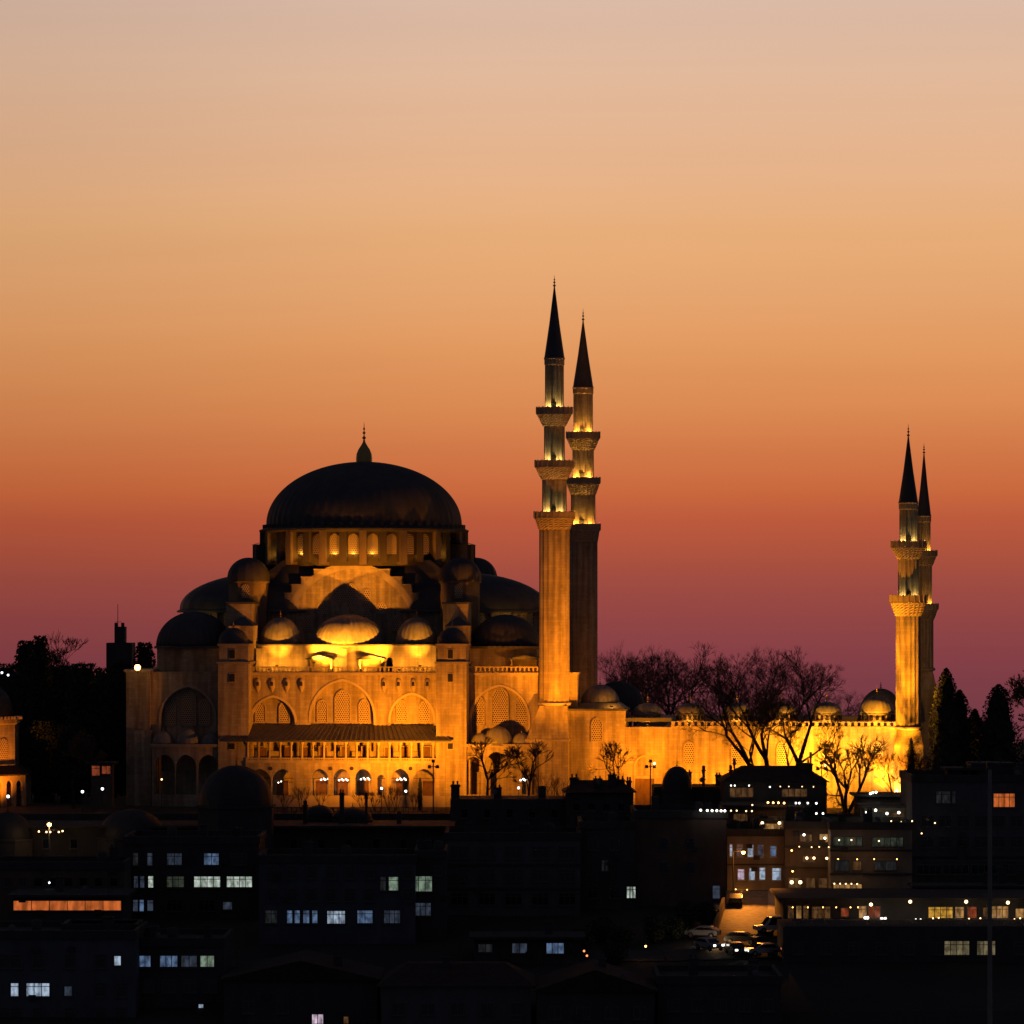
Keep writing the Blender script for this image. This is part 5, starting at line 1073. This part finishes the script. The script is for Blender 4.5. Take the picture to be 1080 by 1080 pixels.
lamps('three warm lamps over the small terrace', [(804, 868), (822, 868), (839.5, 868.3)], 470.5, 'bulbwarm', .2, 40, (1, .45, .15))
lamps('scattered white bulbs on the upper right roofs', [(837, 855), (861, 858), (868, 858), (885.5, 859)], 472, 'bulbwhite', .13)
lamps('pale bulbs on the roof hut below the glowing wall', [(918, 837), (920.5, 836), (924, 835.5), (956.5, 833.5), (946, 834)], 484, 'bulbwhite', .16, 20, (1, .85, .6))
lamps('yellowish bulbs over the bright roof terrace', [(914, 857), (923.5, 854.5), (935.5, 858), (948, 857), (962, 858), (968.5, 855), (974, 858.5)], 471.5, 'bulbwhite', .18, 60, (1, .8, .4))
lamps('two white bulbs over the balcony of the flats', [(848, 880.5), (870, 884)], 464, 'bulbwhite', .16, 20)
lamps('dim bulbs on the upper balcony of the grey block', [(885, 886), (898, 886), (927, 887)], 460, 'bulbwarm', .1, 12)
lamps('three orange bulbs on the lower balcony of the flats', [(851, 905), (858.5, 905), (872, 905.3)], 464, 'bulbwarm', .17, 25, (1, .4, .12))
lamps('two orange globes beside the restaurant entrance', [(835, 930.5), (844, 930.5)], 463, 'bulbwarm', .24, 50, (1, .4, .1))
lamps('row of green lamps on the dark block', [(1002.6, 933), (1018, 934.5), (1035, 934.5), (1050.5, 934.5), (1066.6, 934.5)], 458, 'bulbgreen', .19)
for i, (px, py, lab) in enumerate(((918.6, 954, 'warm pendant lamp over the red restaurant window'), (960, 951, 'warm pendant lamp between the red and yellow restaurant windows'), (1019, 951, 'warm pendant lamp over the middle restaurant windows'), (1063, 952, 'warm pendant lamp over the last restaurant windows'))):
    lamps(lab, [(px, py)], 436, 'bulbwarm', .21, 30, (1, .6, .2))
lamps('pairs of white table lamps along the restaurant front', [(912.6, 968), (915, 968), (930, 969), (933.5, 969), (966, 970.5), (971, 970.5), (1009, 971), (1014, 971), (1053.6, 971.5), (1059, 971.5)], 436, 'bulbwhite', .18, 15)
lamps('two faint orange bulbs above the bottom row of roofs', [(307, 1021), (324, 1021)], 400, 'bulbamber', .06)
lamps('small red lights by the dark shop', [(616, 1003), (619, 1008)], 420, 'bulbred', .13)
lamps('dim orange lamp at the street corner', [(681, 998)], 425, 'bulbamber', .12, 20, (1, .4, .1))
lamps('tiny white lamp beside the roofs at the lower left', [(52, 931)], 436, 'bulbcool', .12)
lamps('glints of light under the lamp between the lead domes', [(41, 877), (49, 877.5), (53, 877.5), (62, 877.5), (66, 876.5)], 484, 'bulbwarm', .12)  # lamp glints drawn as small glowing bulbs
lamps('white lights high in the dark grove', [(8.5, 712), (2, 709.5)], 528, 'bulbcool', .16)

lamps('small orange lamps along the restaurant roof edge', [(836, 957), (852, 957), (868, 957), (882, 957), (897, 957), (905, 957)], 436, 'bulbamber', .07, 8, (1, .4, .1))
lamps('candle lamps on the tables at the right end of the restaurant', [(984, 968.5), (990, 968), (1022, 969), (1034, 968.5), (1044, 969), (1070, 969.5), (1076, 968.5)], 436, 'bulbwarm', .09, 10, (1, .45, .12))
lamps('small warm lamps under the eaves of the upper balconies', [(843, 893), (856, 893.5), (864, 893.2), (874, 893.5)], 464, 'bulbwarm', .08, 8, (1, .45, .12))
lamps('warm light strip of small bulbs over the grey block shop front', [(880, 932), (886, 932), (892, 932.2), (898, 932.2), (904, 932.4)], 460, 'bulbwarm', .09, 14, (1, .5, .15))
lamps('faint warm bulbs along the hip roof eave', [(823, 829.5), (832, 829.5), (846, 829.6), (858, 829.8)], 486, 'bulbwarm', .07)
lamps('warm bulbs on the bright roof terrace railing', [(940, 866), (951, 866.5), (957, 866), (979, 866)], 472, 'bulbwarm', .09, 10, (1, .6, .25))

def railing(px0, px1, py, Y, label, hpx_=7, m='frame'):
    x0, y, z = P(px0, py, Y); x1 = P(px1, py, Y)[0]; h_ = hpx_*Y/F; o = MB(); n_ = max(4, int((x1-x0)/.45))
    o.box(0, x1-x0, -.03, .03, h_-.06, h_)
    for i in range(n_+1): o.box((x1-x0)*i/n_-.02, (x1-x0)*i/n_+.02, -.02, .02, 0, h_-.06)
    q = o.build('railing', m, None, (x0, y, z)); tag(q, label, 'railing', 'railings of the town terraces'); return q
railing(828, 1098, 977, 428, 'long thin railing along the glazed restaurant terrace', 6)
railing(912, 984, 872, 471, 'railing in front of the bright yellowish roof terrace', 5)
railing(766, 828, 879, 466.5, 'railing on the roof edge of the four-storey house', 4)
railing(876, 962, 897, 460.5, 'railing on the upper balcony of the grey block', 6)
bld('apartment_block', 'stepped dark block between the green lamps and the mast', 966, 1098, 936, 452, 4, 'plaster_brown', 'slab', group=BG, zb=-15, grid=(rg(985, 1080, 6), [943], 14, 7))
bld('stair_house', 'small dark stair hut on the big right block', 1000, 1030, 812, 470, 4, 'plaster_dark', 'slab', cat='hut', zb=5)
bld('stair_house', 'low pitched hut on the big right block beside the mast', 1034, 1078, 812, 472, 5, 'plaster_grey', 'gable', roofh=.8, cat='hut', zb=5)
for k, (px, Y_, hh_) in enumerate(((612, 432, 2.4), (634, 436, 3.0), (655, 434, 2.2), (690, 436, 3.2), (712, 438, 2.6), (724, 444, 3.4), (745, 446, 2.8), (648, 424, 2.6))):
    l = at(px, Y_); leaf_tree('garden_bush', l, hh_, 1.5, 300+k, 'dark bushy garden shrub on the slope left of the street', 'garden shrubs beside the small street', rnd_, 420, .4, .06)
b = MB(); p0, p1 = (sx_(762, 455), 455), (sx_(752, 438), 438); n_ = 8
for i in range(n_):
    a = (p0[0]+(p1[0]-p0[0])*i/n_, p0[1]+(p1[1]-p0[1])*i/n_); c = (p0[0]+(p1[0]-p0[0])*(i+1)/n_, p0[1]+(p1[1]-p0[1])*(i+1)/n_)
    za, zc_ = terr(*a), terr(*c)
    b.add([(a[0], a[1], za-.5), (a[0]+.3, a[1], za-.5), (c[0]+.3, c[1], zc_-.5), (c[0], c[1], zc_-.5), (a[0], a[1], za+1.7), (a[0]+.3, a[1], za+1.7), (c[0]+.3, c[1], zc_+1.7), (c[0], c[1], zc_+1.7)], [(0,3,2,1), (4,5,6,7), (0,1,5,4), (1,2,6,5), (2,3,7,6), (3,0,4,7)])
tag(b.build('light_blocking_wall', 'plaster_brown'), 'low rendered wall added to block lamp light left of the small street', 'wall')  # wall added to keep the street lamp's light off the slope

lamps('fairy lights along the eave of the stepped dark block', [(972, 939), (986, 939.3), (1001, 939), (1016, 939.4), (1031, 939), (1056, 939.3), (1072, 939), (1086, 939.3)], 450.5, 'bulbwarm', .06, 8, (1, .5, .15))
lamps('dim amber bulbs on the lower balcony of the grey block', [(884, 906), (904, 906.3), (922, 906), (946, 906.2)], 460, 'bulbamber', .07, 16, (1, .45, .12))
lamps('dim warm lamps on the roof edge between the terrace and the big block', [(962, 866), (972, 879), (986, 868)], 462, 'bulbwarm', .09, 12, (1, .55, .2))
lamps('two orange lamps above the doors of the flats', [(835, 897), (836, 919)], 464, 'bulbamber', .11, 40, (1, .4, .1))
lamps('amber lamps over the lower windows of the four-storey house', [(776, 938), (788, 938.3)], 467, 'bulbamber', .07, 70, (1, .36, .06))
